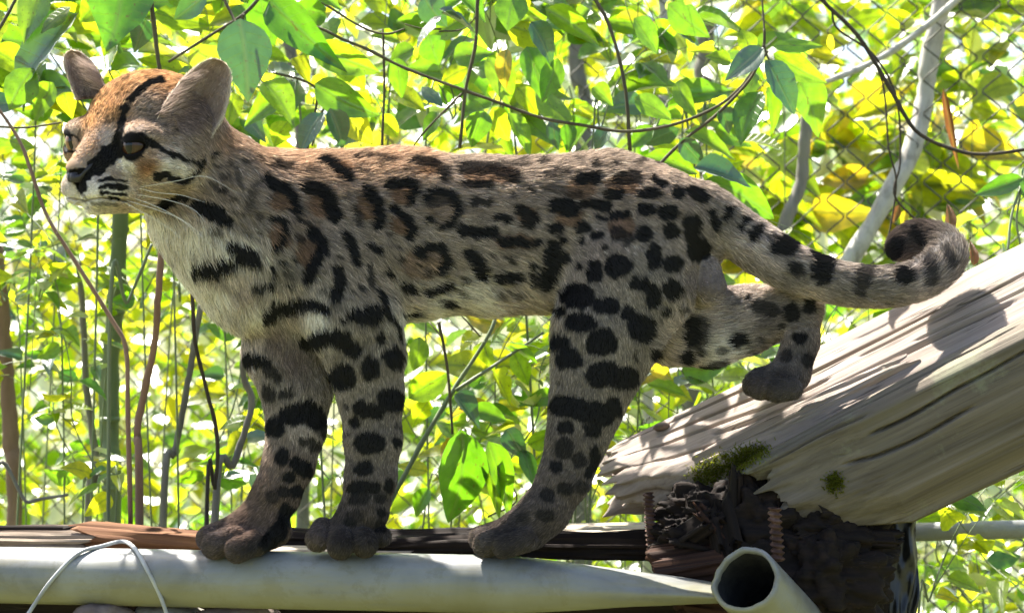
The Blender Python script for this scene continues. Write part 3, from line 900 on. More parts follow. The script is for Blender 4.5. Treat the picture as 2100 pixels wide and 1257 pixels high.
# far hind leg, stretched back on to the log
chain([(1370, 545, 30, 105), (1385, 655, 52, 86), (1455, 668, 60, 78), (1530, 655, 60, 66), (1590, 640, 55, 50), (1652, 632, 50, 30)], 0.8, 22)
chain([(1646, 645, 50, 38), (1642, 700, 40, 36), (1622, 765, 28, 38)], 0.9, 12)
cone((1622, 765, 28, 38), (1585, 785, 6, 37), 1.0, 12)
for t in [(1560, 796, -34, 25), (1550, 788, 0, 27), (1560, 778, 34, 25), (1594, 803, -50, 23)]:
    cone((t[0] + 30, t[1] - 6, t[2] + 8, t[3]), t, 1.0, 5)
# scrotum
cone((1446, 556, -34, 33), (1455, 588, -40, 35), 1.0, 7)
# tail, curled at its end
TAIL = [(1430, 432, 5, 60), (1490, 466, 8, 50), (1560, 512, 5, 46), (1630, 552, 0, 43), (1720, 580, 0, 38), (1800, 588, 0, 36), (1870, 578, 5, 35), (1922, 552, 22, 34), (1945, 520, 55, 33), (1925, 497, 92, 32), (1882, 488, 112, 31), (1846, 504, 116, 27)]
tp = smooth_path(TAIL, 40)
for a, b in zip(tp[:-1], tp[1:]):
    cone(a, b, 1.0, 12)

# head, in its own frame: f forward to the nose, n towards the near side, h up
HO = np.array([312.0, 266.0, -100.0]); TH = math.radians(48)
HF = np.array([-math.sin(TH), 0.0, -math.cos(TH)])      # (u, v, y)
HN = np.array([math.cos(TH), 0.0, -math.sin(TH)])
HH = np.array([0.0, -1.0, 0.0])
ROLL = math.radians(3)
HN, HH = HN * math.cos(ROLL) - HH * math.sin(ROLL), HH * math.cos(ROLL) + HN * math.sin(ROLL)


def hp3(f, n, h):
    return HO + HF * f + HN * n + HH * h


hs = box_slices((80, 105, -335), (520, 480, 130))
hU, hV, hY = sub_grid(hs)
lf = (hU - HO[0]) * HF[0] + (hV - HO[1]) * HF[1] + (hY - HO[2]) * HF[2]
ln_ = (hU - HO[0]) * HN[0] + (hV - HO[1]) * HN[1] + (hY - HO[2]) * HN[2]
lh = (hU - HO[0]) * HH[0] + (hV - HO[1]) * HH[1] + (hY - HO[2]) * HH[2]
lna = np.abs(ln_)


def ell(c, r, x=None, rot=0.0):
    n_ax = lna if c[1] != 0 else ln_
    a, b, d = (lf - c[0]), (n_ax - c[1]), (lh - c[2])
    if rot:
        cr_, sr_ = math.cos(rot), math.sin(rot)
        a, d = a * cr_ + d * sr_, -a * sr_ + d * cr_
    q = np.sqrt((a / r[0]) ** 2 + (b / r[1]) ** 2 + (d / r[2]) ** 2)
    return (q - 1) * min(r)


def hcone(a, b, sn=1.0):
    n_ax = lna if (a[1] != 0 or b[1] != 0) else ln_
    d = np.array(b[:3], float) - np.array(a[:3], float)
    p0, p1, p2 = lf - a[0], n_ax - a[1], lh - a[2]
    t = np.clip((p0 * d[0] + p1 * d[1] + p2 * d[2]) / (d @ d), 0, 1)
    return np.sqrt((p0 - d[0] * t) ** 2 + ((p1 - d[1] * t) / sn) ** 2 + (p2 - d[2] * t) ** 2) - (a[3] + (b[3] - a[3]) * t)


def hadd(D, k):
    FLD[hs] = smin(FLD[hs], D.astype(np.float32), k)


def hsub(D, k):
    FLD[hs] = -smin(-FLD[hs], D.astype(np.float32), k)


EYE = (112.0, 88.0, -30.0); ER = 33.0
hadd(ell((0, 0, 8), (138, 132, 112)), 40)                       # skull
hadd(ell((30, 78, -62), (84, 62, 62)), 35)                      # cheeks
hadd(hcone((55, 0, -50, 92), (130, 0, -88, 62), 1.1), 30)       # muzzle root
hadd(hcone((95, 0, 12, 46), (196, 0, -76, 25), 1.0), 24)        # bridge of the nose
hadd(hcone((115, 30, -108, 50), (172, 27, -119, 37)), 14)       # whisker pads
hadd(hcone((45, 0, -112, 60), (152, 0, -153, 21), 1.2), 14)    # lower jaw and chin
hadd(ell((EYE[0] - 8, EYE[1] - 4, EYE[2] + 24), (44, 50, 26)), 18)   # brow
hadd(ell((EYE[0] - 20, EYE[1] + 4, EYE[2] - 24), (52, 46, 32)), 20)  # below the eye
hsub((np.sqrt((hU - 400) ** 2 + (hV - 222) ** 2 * 0.8 + (hY + 240) ** 2) - 52), 12)   # hollow of the near ear
hadd(ell((204, 0, -82), (20, 25, 18)), 8)                       # nose
# mouth line and the split of the upper lip
ml = np.maximum(np.abs(lh + 146 + 0.0011 * (lf - 190) ** 2 - 0.16 * lna) - 2.5, np.maximum(85 - lf, lna - 75))
hsub(ml, 5)
hsub(np.maximum(lna - 2.2, np.maximum(-(lh + 147), np.maximum(lh + 98, 170 - lf))), 4)
# nostrils
hsub(np.sqrt((lf - 222) ** 2 * 0.3 + (lna - 13) ** 2 + ((lh + 88) * 1.4) ** 2) - 6, 4)
# eye sockets: lids as a ball over the eye with an almond cut through
ea = math.radians(24)           # eyes look outwards by this much
ef, en = (lf - EYE[0]), (lna - EYE[1])
e1 = ef * math.cos(ea) + en * math.sin(ea)       # along the gaze
e2 = -ef * math.sin(ea) + en * math.cos(ea)      # across
e3 = lh - EYE[2]
hadd(np.sqrt(e1 ** 2 + e2 ** 2 + e3 ** 2) - (ER + 6.5), 10)
tilt = math.radians(16)
t2, t3 = e2 * math.cos(tilt) + e3 * math.sin(tilt), -e2 * math.sin(tilt) + e3 * math.cos(tilt)
near_open = np.where(ln_ > 0, 10.5, 15.0)
alm = np.sqrt((t2 / 25.0) ** 2 + ((t3 + 3) / near_open) ** 2)
hsub(np.maximum((alm - 1) * 18, -(e1 - 4)), 4)


def surface_nets(Fd, ax):
    ins = Fd < 0
    nx, ny, nz = Fd.shape
    cnt = np.zeros((nx - 1, ny - 1, nz - 1), np.int8)
    for a in (0, 1):
        for b in (0, 1):
            for c in (0, 1):
                cnt += ins[a:nx - 1 + a, b:ny - 1 + b, c:nz - 1 + c]
    act = np.argwhere((cnt > 0) & (cnt < 8))
    idx = np.full(cnt.shape, -1, np.int32)
    idx[act[:, 0], act[:, 1], act[:, 2]] = np.arange(len(act))
    corners = [(a, b, c) for a in (0, 1) for b in (0, 1) for c in (0, 1)]
    acc = np.zeros((len(act), 3)); n = np.zeros(len(act))
    def co(off):
        return np.stack([ax[q][act[:, q] + off[q]] for q in range(3)], -1).astype(float)
    def val(off):
        return Fd[act[:, 0] + off[0], act[:, 1] + off[1], act[:, 2] + off[2]].astype(float)
    for c in corners:
        for d in range(3):
            if c[d]: continue
            e = list(c); e[d] = 1
            va, vb = val(c), val(e)
            m = (va < 0) != (vb < 0)
            t = np.where(m, va / (va - vb + 1e-12), 0)
            p = co(c) * (1 - t[:, None]) + co(e) * t[:, None]
            acc += p * m[:, None]; n += m
    V = acc / n[:, None]
    faces = []
    for d in range(3):
        s0 = [slice(None)] * 3; s1 = [slice(None)] * 3
        s0[d] = slice(0, -1); s1[d] = slice(1, None)
        a, b = ins[tuple(s0)], ins[tuple(s1)]
        o1, o2 = (d + 1) % 3, (d + 2) % 3
        for flip in (0, 1):
            m = (a & ~b) if flip == 0 else (~a & b)
            e = np.argwhere(m)
            ok = (e[:, o1] > 0) & (e[:, o2] > 0) & (e[:, o1] < Fd.shape[o1] - 1) & (e[:, o2] < Fd.shape[o2] - 1)
            e = e[ok]
            def cell(i, j):
                q = e.copy(); q[:, o1] -= i; q[:, o2] -= j
                return idx[q[:, 0], q[:, 1], q[:, 2]]
            f = np.stack([cell(1, 1), cell(0, 1), cell(0, 0), cell(1, 0)], -1)
            if flip: f = f[:, ::-1]
            faces.append(f)
    F = np.vstack(faces)
    F = F[(F >= 0).all(1)]
    return V, F


BV, BF = surface_nets(FLD, (gu, gv, gy))
del FLD, lf, ln_, lh, lna
# keep the largest connected piece trivially connected; relax slightly
def relax(V, F, it, lam):
    nb = np.zeros(len(V)); E = np.vstack([F[:, [0, 1]], F[:, [1, 2]], F[:, [2, 3]], F[:, [3, 0]]])
    np.add.at(nb, E[:, 0], 1); np.add.at(nb, E[:, 1], 1)
    for _ in range(it):
        s = np.zeros_like(V)
        for q in range(3):
            s[:, q] = np.bincount(E[:, 0], V[E[:, 1], q], len(V)) + np.bincount(E[:, 1], V[E[:, 0], q], len(V))
        V = V + lam * (s / nb[:, None] - V)
    return V


BV = relax(BV, BF, 2, 0.5)


def to_world(q):
    q = np.asarray(q, float)
    k = (CAMD * PXM + q[..., 2]) / (CAMD * PXM)
    return np.stack([(q[..., 0] - 1050) * k / PXM, q[..., 2] / PXM, CZ + (628.5 - q[..., 1]) * k / PXM], -1)


def to_px(w):
    k = (CAMD + w[:, 1]) / CAMD
    return 1050 + w[:, 0] * PXM / k, 628.5 - (w[:, 2] - CZ) * PXM / k


# ---- coat: base colours, markings, hair length and hair direction, all given over the animal's side view
def idw(u, v, ctrl, p=3.0):
    ctrl = np.asarray(ctrl, float)
    out = np.zeros((len(u), ctrl.shape[1] - 2)); ws = np.zeros(len(u))
    for row in ctrl:
        w = 1.0 / (((u - row[0]) ** 2 + (v - row[1]) ** 2 + 60.0) ** (p / 2))
        out += w[:, None] * row[2:]; ws += w
    return out / ws[:, None]


TAW, RED, TAN, GRY, WHI, PIN, DRK = (0.39, 0.26, 0.17), (0.42, 0.25, 0.125), (0.34, 0.27, 0.215), (0.29, 0.245, 0.205), (0.78, 0.73, 0.68), (0.48, 0.40, 0.36), (0.06, 0.045, 0.038)
BASE = [
    # head
    (300, 150, *RED), (250, 180, *RED), (200, 210, *RED), (180, 245, *RED), (230, 230, *RED), (350, 160, *RED), (290, 210, *TAN), (330, 250, *TAN), (150, 240, *TAN), (135, 260, *TAN), (140, 325, *TAW), (185, 300, *TAW), (200, 335, *TAN), (220, 285, *PIN),
    (300, 330, *TAW), (260, 340, *WHI), (240, 355, *TAN), (350, 345, *WHI), (375, 355, *WHI), (320, 375, *PIN), (370, 385, *TAN), (230, 395, *WHI), (180, 400, *WHI), (170, 425, *WHI), (250, 430, *PIN), (300, 420, *PIN), (340, 420, *TAN), (420, 330, *TAN), (400, 300, *TAN), (300, 345, 0.32, 0.17, 0.09),
    (420, 400, *TAN), (370, 410, *TAN), (372, 236, 0.2, 0.145, 0.13), (395, 226, 0.2, 0.145, 0.135), (410, 250, 0.2, 0.15, 0.14), (425, 225, 0.22, 0.165, 0.155), (350, 252, 0.26, 0.19, 0.15), (440, 262, 0.3, 0.24, 0.2),
    # neck and chest
    (470, 290, *TAW), (500, 340, *TAN), (460, 400, *TAN), (420, 440, *PIN), (400, 500, *WHI), (330, 480, *WHI), (300, 450, *WHI), (380, 560, *WHI), (440, 560, *PIN), (440, 620, *WHI), (500, 610, *PIN), (520, 660, *WHI), (480, 520, *WHI), (500, 450, *TAN), (600, 640, *PIN),
    # back and flank
    (540, 310, *TAW), (620, 315, *TAW), (700, 322, *TAW), (780, 315, *TAW), (860, 320, *TAW), (960, 330, *TAN), (1060, 335, *TAN), (1160, 330, *TAN), (1260, 330, *TAN), (1340, 360, *TAN),
    (560, 420, *TAN), (650, 440, *TAN), (760, 430, *TAN), (860, 420, *TAN), (980, 400, *TAN), (1080, 420, *TAN), (1180, 400, *TAN), (1280, 420, *TAN), (1400, 430, *TAN),
    (600, 560, *GRY), (720, 520, *TAN), (820, 530, *TAN), (930, 540, *TAN), (1040, 510, *TAN), (760, 590, *TAN), (1150, 500, *TAN),
    (850, 620, *PIN), (900, 640, *WHI), (980, 620, *WHI), (1060, 610, *PIN), (950, 655, 0.55, 0.47, 0.36), (1090, 630, 0.55, 0.45, 0.33), (850, 660, *WHI),
    # hind quarters
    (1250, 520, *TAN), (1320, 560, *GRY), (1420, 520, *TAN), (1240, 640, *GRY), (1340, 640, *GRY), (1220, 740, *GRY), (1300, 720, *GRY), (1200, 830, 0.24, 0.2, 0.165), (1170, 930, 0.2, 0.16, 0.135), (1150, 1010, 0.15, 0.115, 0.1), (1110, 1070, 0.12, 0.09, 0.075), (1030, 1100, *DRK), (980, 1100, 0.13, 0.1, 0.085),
    (1450, 575, 0.2, 0.155, 0.15), (1462, 590, 0.2, 0.155, 0.15), (1390, 660, *PIN), (1460, 640, *PIN), (1400, 730, *PIN), (1480, 720, *WHI), (1540, 620, *PIN), (1580, 660, 0.2, 0.16, 0.14), (1640, 640, 0.2, 0.165, 0.14), (1640, 720, 0.16, 0.13, 0.11), (1600, 700, 0.34, 0.26, 0.2), (1600, 780, 0.07, 0.055, 0.045), (1560, 790, 0.09, 0.065, 0.055),
    # tail
    (1500, 440, *GRY), (1560, 500, *PIN), (1530, 500, *PIN), (1650, 570, *GRY), (1650, 600, *PIN), (1750, 600, *GRY), (1840, 590, *GRY), (1900, 590, *PIN), (1960, 530, *GRY), (1840, 490, 0.07, 0.05, 0.042), (1880, 470, 0.06, 0.045, 0.038),
    # fore legs
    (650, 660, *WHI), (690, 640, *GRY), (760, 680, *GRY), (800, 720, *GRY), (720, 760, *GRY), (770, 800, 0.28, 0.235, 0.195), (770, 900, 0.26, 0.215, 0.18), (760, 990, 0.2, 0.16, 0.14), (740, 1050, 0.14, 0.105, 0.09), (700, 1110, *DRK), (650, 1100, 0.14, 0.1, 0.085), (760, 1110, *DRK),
    (560, 700, 0.22, 0.16, 0.14), (520, 700, *PIN), (600, 740, 0.2, 0.145, 0.13), (530, 760, *PIN), (560, 800, *GRY), (620, 880, *PIN), (560, 880, *TAN), (590, 950, 0.28, 0.2, 0.16), (560, 1020, 0.25, 0.165, 0.11), (500, 1080, 0.14, 0.09, 0.07), (440, 1100, 0.12, 0.085, 0.075), (520, 1120, *DRK), (540, 1060, 0.2, 0.13, 0.09),  # brown-dark top of the far leg is shadow painted into the coat
]
S2 = lambda x, y: (350 + x / 2.857, 260 + y / 2.857, 2.857)
S3 = lambda x, y: (900 + x / 2.4175, 280 + y / 2.4175, 2.4175)
S4 = lambda x, y: (380 + x / 2.244, 620 + y / 2.244, 2.244)
S5 = lambda x, y: (920 + x / 2.1675, 600 + y / 2.1675, 2.1675)
S6 = lambda x, y: (1200 + x / 1.539, 440 + y / 1.539, 1.539)
S1 = lambda x, y: (80 + x / 2.992, 60 + y / 2.992, 2.992)
MARKS = []      # (list of (u,v), half width, strength, tone)


def st(S, pts, w, a=1.0, tone=0, wf=None):
    if wf is None: wf = 0.73 if S in (S2, S3) else 0.68 if S is not S1 else 0.6
    if S in (S2, S3) and not tone: a = min(1, 0.25 + a * 0.9)
    q = [S(x, y) for x, y in pts]
    MARKS.append(([(c[0], c[1]) for c in q], w * wf / q[0][2], min(1.0, a * 1.1), tone))


def el(S, x, y, rx, ry, a=1.0, tone=0):
    if rx >= ry: st(S, [(x - (rx - ry), y), (x + (rx - ry) + 0.1, y)], 2 * ry, a, tone, 0.6)
    else: st(S, [(x, y - (ry - rx)), (x, y + (ry - rx) + 0.1)], 2 * rx, a, tone, 0.6)


for pts, w, a in [([(570, 300), (600, 340), (690, 370), (725, 440), (740, 490)], 48, 1), ([(800, 350), (880, 370), (930, 440), (960, 520)], 64, .85), ([(610, 210), (700, 230)], 36, .6),
                  ([(900, 190), (980, 240), (1040, 290)], 52, .9), ([(1140, 370), (1200, 430), (1225, 520), (1215, 570)], 52, .95), ([(600, 540), (660, 545), (675, 610), (650, 680), (605, 725)], 32, 1),
                  ([(740, 540), (820, 570)], 20, .6), ([(830, 620), (890, 670), (880, 740), (830, 820), (800, 890)], 56, 1), ([(980, 850), (995, 920), (960, 1000)], 54, 1), ([(740, 650), (770, 660)], 28, .5),
                  ([(600, 840), (605, 880)], 20, .9), ([(655, 800), (680, 805)], 20, .9), ([(490, 950), (580, 940), (600, 945)], 28, .9), ([(690, 930), (730, 940)], 16, .8),
                  ([(570, 1110), (650, 1070), (720, 1060)], 66, 1), ([(740, 1040), (830, 1040), (900, 1075)], 50, 1), ([(150, 850), (260, 850), (380, 800), (480, 770)], 62, 1), ([(350, 700), (440, 730), (500, 800)], 48, .9),
                  ([(150, 455), (230, 500), (330, 550)], 52, .95), ([(1080, 1110), (1150, 1100), (1220, 1080)], 62, 1), ([(1000, 1140), (1030, 1145)], 22, 1), ([(860, 1230), (960, 1220), (1030, 1240)], 48, 1), ([(1235, 1225), (1240, 1225)], 32, .9),
                  ([(1270, 340), (1330, 330), (1400, 320), (1425, 390), (1400, 430)], 48, .9), ([(1310, 480), (1380, 540), (1420, 600), (1390, 640)], 44, .9),
                  ([(1500, 410), (1560, 380), (1650, 400), (1685, 480), (1650, 560), (1590, 580)], 40, .95), ([(1505, 545), (1525, 545)], 34, .9), ([(1520, 440), (1620, 430)], 40, .5),
                  ([(1430, 190), (1530, 200), (1600, 250), (1600, 290)], 44, .65), ([(1450, 720), (1520, 700), (1590, 710), (1620, 780), (1590, 850)], 44, 1), ([(1460, 730), (1480, 740)], 55, 1), ([(1160, 690), (1230, 730)], 30, .75),
                  ([(1270, 850), (1310, 880)], 26, .8), ([(1370, 940), (1430, 970)], 40, 1), ([(1500, 980), (1580, 960), (1640, 945)], 34, 1), ([(1590, 1050), (1650, 1050)], 34, .9), ([(1390, 1110), (1460, 1100)], 22, .8),
                  ([(1030, 640), (1060, 700), (1090, 790)], 46, .75), ([(1080, 480), (1100, 560)], 34, .5), ([(1170, 820), (1180, 930)], 30, .6), ([(1220, 960), (1260, 1020), (1290, 1130)], 24, .85), ([(1150, 160), (1300, 180)], 32, .5), ([(520, 300), (470, 420), (440, 520)], 26, .35), ([(380, 250), (420, 380)], 20, .3)]:  # one stroke paints the shade in the crease behind the foreleg
    st(S2, pts, w, a)
for e_ in [(650, 430, 60, 50), (640, 640, 50, 70), (1150, 460, 50, 80), (1350, 390, 60, 50), (1350, 570, 50, 60), (880, 450, 60, 70), (1000, 240, 50, 40), (800, 720, 60, 80), (1510, 230, 60, 40)]: el(S2, *e_, .8, 1)
for e_ in [(250, 190, 130, 34), (440, 390, 50, 40), (700, 260, 70, 40), (640, 400, 60, 40), (370, 520, 90, 30), (900, 240, 70, 40), (900, 440, 60, 60)]: el(S3, *e_, .75, 1)
el(S2, 1480, 810, 110, 70, .55, 1); el(S2, 1590, 490, 80, 80, .3, 1); el(S2, 760, 620, 110, 90, .25, 1); el(S2, 860, 430, 70, 70, .4, 1)
for pts, w, a in [([(110, 150), (250, 150), (380, 200)], 46, .65), ([(120, 230), (240, 235)], 34, .7), ([(170, 320), (250, 320)], 30, .6), ([(280, 405), (340, 405)], 30, .75), ([(400, 360), (470, 400), (430, 430)], 46, .7),
                  ([(110, 465), (190, 480), (270, 475)], 44, 1), ([(310, 520), (430, 525)], 40, .75), ([(475, 525), (485, 525)], 32, .9), ([(150, 580), (190, 630), (215, 690)], 52, 1), ([(310, 700), (390, 700)], 46, 1),
                  ([(470, 640), (470, 740)], 22, .9), ([(560, 560), (560, 640), (530, 720)], 66, 1), ([(620, 600), (540, 690)], 44, 1), ([(580, 340), (650, 350)], 66, .95), ([(720, 335), (830, 345)], 40, .9), ([(690, 210), (780, 200)], 44, .75),  # leading strokes paint the shade of the flank fold
                  ([(840, 290), (890, 290)], 42, .85), ([(1000, 280), (1080, 275)], 36, .95), ([(880, 210), (980, 200)], 46, .65), ([(1060, 205), (1110, 230)], 32, .75), ([(1180, 270), (1200, 280)], 42, .8), ([(1250, 260), (1310, 300)], 46, .85),
                  ([(860, 390), (930, 390)], 34, .75), ([(880, 480), (930, 500)], 54, .6), ([(1350, 370), (1380, 450)], 28, .8), ([(1440, 350), (1420, 410)], 28, .75), ([(1530, 410), (1500, 450)], 32, .85), ([(1590, 450), (1560, 490)], 40, .85),
                  ([(300, 140), (430, 120)], 30, .4), ([(540, 190), (620, 170)], 34, .5), ([(520, 250), (600, 260)], 30, .4), ([(640, 290), (700, 280)], 30, .5), ([(1280, 1020), (1310, 1080)], 28, .6), ([(1880, 560), (1905, 690)], 66, .95), ([(1755, 650), (1765, 650)], 46, .7), ([(1650, 500), (1680, 560)], 40, .5)]:
    st(S3, pts, w, a)
for e in [(575, 455, 40, 28), (610, 510, 25, 15), (710, 450, 35, 30, .75), (805, 400, 25, 12), (785, 485, 26, 22), (705, 520, 20, 17), (690, 650, 17, 17), (1030, 360, 46, 24), (1140, 375, 56, 34), (1255, 450, 40, 66), (1150, 465, 40, 40), (1015, 480, 42, 34),
          (1290, 560, 52, 56), (1065, 590, 33, 66), (1155, 630, 50, 37), (885, 640, 64, 52), (765, 665, 34, 52), (990, 735, 44, 35), (1060, 790, 33, 60), (1160, 755, 46, 46), (685, 790, 82, 52), (830, 835, 70, 36), (945, 875, 36, 30), (1125, 870, 22, 17),
          (700, 920, 72, 40), (600, 865, 32, 22), (1000, 950, 54, 60), (800, 1020, 67, 57), (600, 1030, 40, 26), (650, 1100, 57, 42), (800, 1180, 62, 52), (900, 1200, 60, 46), (1720, 530, 62, 48), (1260, 970, 36, 72, .8), (1225, 1100, 40, 32), (1490, 1010, 42, 32, .75), (1080, 1080, 26, 26, .8), (1650, 860, 32, 42, .6), (1330, 1170, 60, 22, .7)]:
    el(S3, *e)
for e in [(630, 95, 38, 30), (665, 170, 24, 22, .8), (1005, 190, 29, 29, .95)]: el(S6, *e)
for pts, w, a in [([(765, 110), (750, 190)], 52, .95), ([(885, 165), (870, 235)], 38, .75), ([(1085, 145), (1092, 205)], 34, .75), ([(1140, 105), (1165, 155)], 28, .65), ([(800, 60), (815, 80)], 10, .3), ([(965, 130), (990, 95)], 46, .9), ([(1040, 45), (1060, 85)], 26, .8)]:
    st(S6, pts, w, a)
for pts, w, a in [([(560, 190), (650, 160), (720, 190), (780, 220)], 56, 1), ([(810, 490), (880, 500)], 58, .95), ([(770, 850), (870, 850)], 48, .95), ([(290, 265), (370, 280)], 50, .95), ([(370, 300), (420, 340)], 40, .8), ([(480, 520), (560, 490), (610, 540)], 74, 1),
                  ([(510, 740), (560, 770)], 56, .95), ([(470, 960), (440, 1040), (380, 1110)], 56, .95), ([(450, 700), (440, 720)], 50, .9), ([(630, 560), (640, 590)], 40, .8), ([(960, 70), (1000, 180)], 16, .9)]:
    st(S4, pts, w, a)
for e in [(720, 340, 56, 52), (850, 305, 44, 50), (960, 255, 44, 47), (905, 165, 22, 22), (840, 75, 60, 30), (950, 450, 60, 46), (775, 550, 26, 22), (850, 645, 70, 42), (975, 640, 26, 22), (815, 760, 40, 30), (940, 840, 22, 32), (905, 965, 22, 24), (780, 980, 40, 22, .6), (410, 570, 36, 46), (450, 870, 32, 26, .8), (800, 900, 50, 24, .8), (900, 900, 30, 22, .8), (760, 1010, 35, 20, .8), (900, 1030, 30, 25, .7), (520, 870, 36, 26, .9), (560, 640, 40, 20, .8), (480, 800, 30, 24, .9), (560, 930, 30, 30, .7), (380, 420, 30, 40, .8), (460, 420, 34, 24, .8), (600, 660, 30, 22, .8), (400, 900, 24, 30, .7)]:
    el(S4, *e)
for e in [(580, 130, 62, 37), (680, 220, 63, 52), (865, 160, 52, 56), (530, 290, 52, 40), (490, 215, 36, 24), (690, 360, 62, 46), (790, 380, 52, 42), (740, 510, 34, 44), (510, 690, 36, 42, .8), (520, 600, 36, 24, .9), (640, 610, 40, 26, .9), (480, 770, 30, 24, .9), (580, 740, 36, 30, .8), (520, 870, 36, 26, .8), (440, 900, 30, 26, .8), (600, 860, 32, 24, .7), (430, 990, 36, 22, .7), (330, 1000, 30, 22, .6), (1520, 90, 34, 40, .9), (1600, 60, 26, 30, .9), (1560, 200, 30, 26, .9), (1600, 300, 26, 30, .8), (1500, 280, 30, 22, .7), (1380, 60, 40, 30, .8), (1200, 330, 50, 22, .8), (1100, 180, 50, 70, .7)]:
    el(S5, *e)
st(S5, [(490, 500), (620, 530), (700, 540)], 76, 1); st(S5, [(655, 700), (650, 760), (620, 800)], 34, .9)
# head
for pts, w, a in [([(478, 670), (500, 580), (522, 490)], 48, 1), ([(545, 440), (600, 380), (660, 335), (750, 305)], 36, 1), ([(345, 850), (430, 760), (520, 715), (620, 690)], 92, 1), ([(510, 705), (600, 662), (700, 690)], 34, 1), ([(690, 700), (770, 745)], 30, .95), ([(800, 755), (900, 800), (1000, 830)], 26, .95),
                  ([(1005, 790), (1000, 850), (940, 910), (890, 940)], 26, .95), ([(710, 905), (790, 905), (860, 935)], 40, 1), ([(370, 930), (450, 918), (530, 935)], 24, 1), ([(370, 970), (460, 965), (540, 978)], 26, 1), ([(370, 1003), (450, 1016), (530, 1015)], 20, 1), ([(420, 1042), (480, 1046)], 12, .9),
                  ([(745, 1085), (800, 1075)], 44, .95), ([(830, 1045), (900, 1040)], 30, .9), ([(960, 1080), (1060, 1090), (1160, 1170)], 58, .95), ([(280, 520), (330, 450), (400, 400)], 18, .4), ([(420, 560), (450, 570)], 26, .6), ([(530, 790), (640, 785)], 12, 1), ([(250, 620), (235, 700)], 14, .5), ([(140, 640), (215, 655), (245, 690)], 12, 1), ([(150, 700), (165, 745), (215, 760)], 12, 1),
                  ([(250, 1000), (330, 1075), (480, 1080)], 14, .5), ([(760, 370), (850, 340)], 14, .4), ([(640, 500), (740, 520)], 14, .3), ([(700, 560), (790, 600)], 18, .3)]:
    st(S1, pts, w, a)
# nose leather
st(S1, [(200, 900), (290, 890)], 60, 1); st(S1, [(245, 930), (255, 970)], 60, 1)
el(S1, 640, 820, 70, 28, .5, 1)
rs_ = np.random.default_rng(3)
def mark_dist(u, v):
    best = 1e9
    for pts, hw, a, tone in MARKS:
        if tone: continue
        for p, q in zip(pts[:-1], pts[1:]):
            dx, dy = q[0] - p[0], q[1] - p[1]
            t = min(1, max(0, ((u - p[0]) * dx + (v - p[1]) * dy) / (dx * dx + dy * dy + 1e-9)))
            best = min(best, math.hypot(u - p[0] - dx * t, v - p[1] - dy * t) - hw)
    return best
for _ in range(1500):      # smaller spots filling the gaps of the coat
    u_, v_ = rs_.uniform(520, 1450), rs_.uniform(318, 640)
    if rs_.random() < 0.3: u_, v_ = [(rs_.uniform(1130, 1400), rs_.uniform(600, 800)), (rs_.uniform(690, 830), rs_.uniform(640, 900)), (rs_.uniform(430, 560), rs_.uniform(320, 480)), (rs_.uniform(1400, 1600), rs_.uniform(600, 740))][rs_.integers(4)]
    if 820 < u_ < 1130 and v_ > 615 or 1410 < u_ < 1500 and 520 < v_ < 640: continue
    r_ = rs_.uniform(4.5, 9.5)
    if mark_dist(u_, v_) < r_ + 9: continue
    an = rs_.uniform(-0.3, 0.9); ln2 = rs_.uniform(2, 11)
    MARKS.append(([(u_, v_), (u_ + ln2 * math.cos(an), v_ + ln2 * math.sin(an))], r_, rs_.uniform(.55, 1), 0))
for _ in range(260):       # small speckles of the crown and of the back
    x, y = rs_.uniform(260, 880), rs_.uniform(250, 640)
    MARKS.append(([S1(x, y)[:2], S1(x + rs_.uniform(4, 16), y + rs_.uniform(-8, 8))[:2]], rs_.uniform(0.8, 2.2), rs_.uniform(.25, .75), 0))


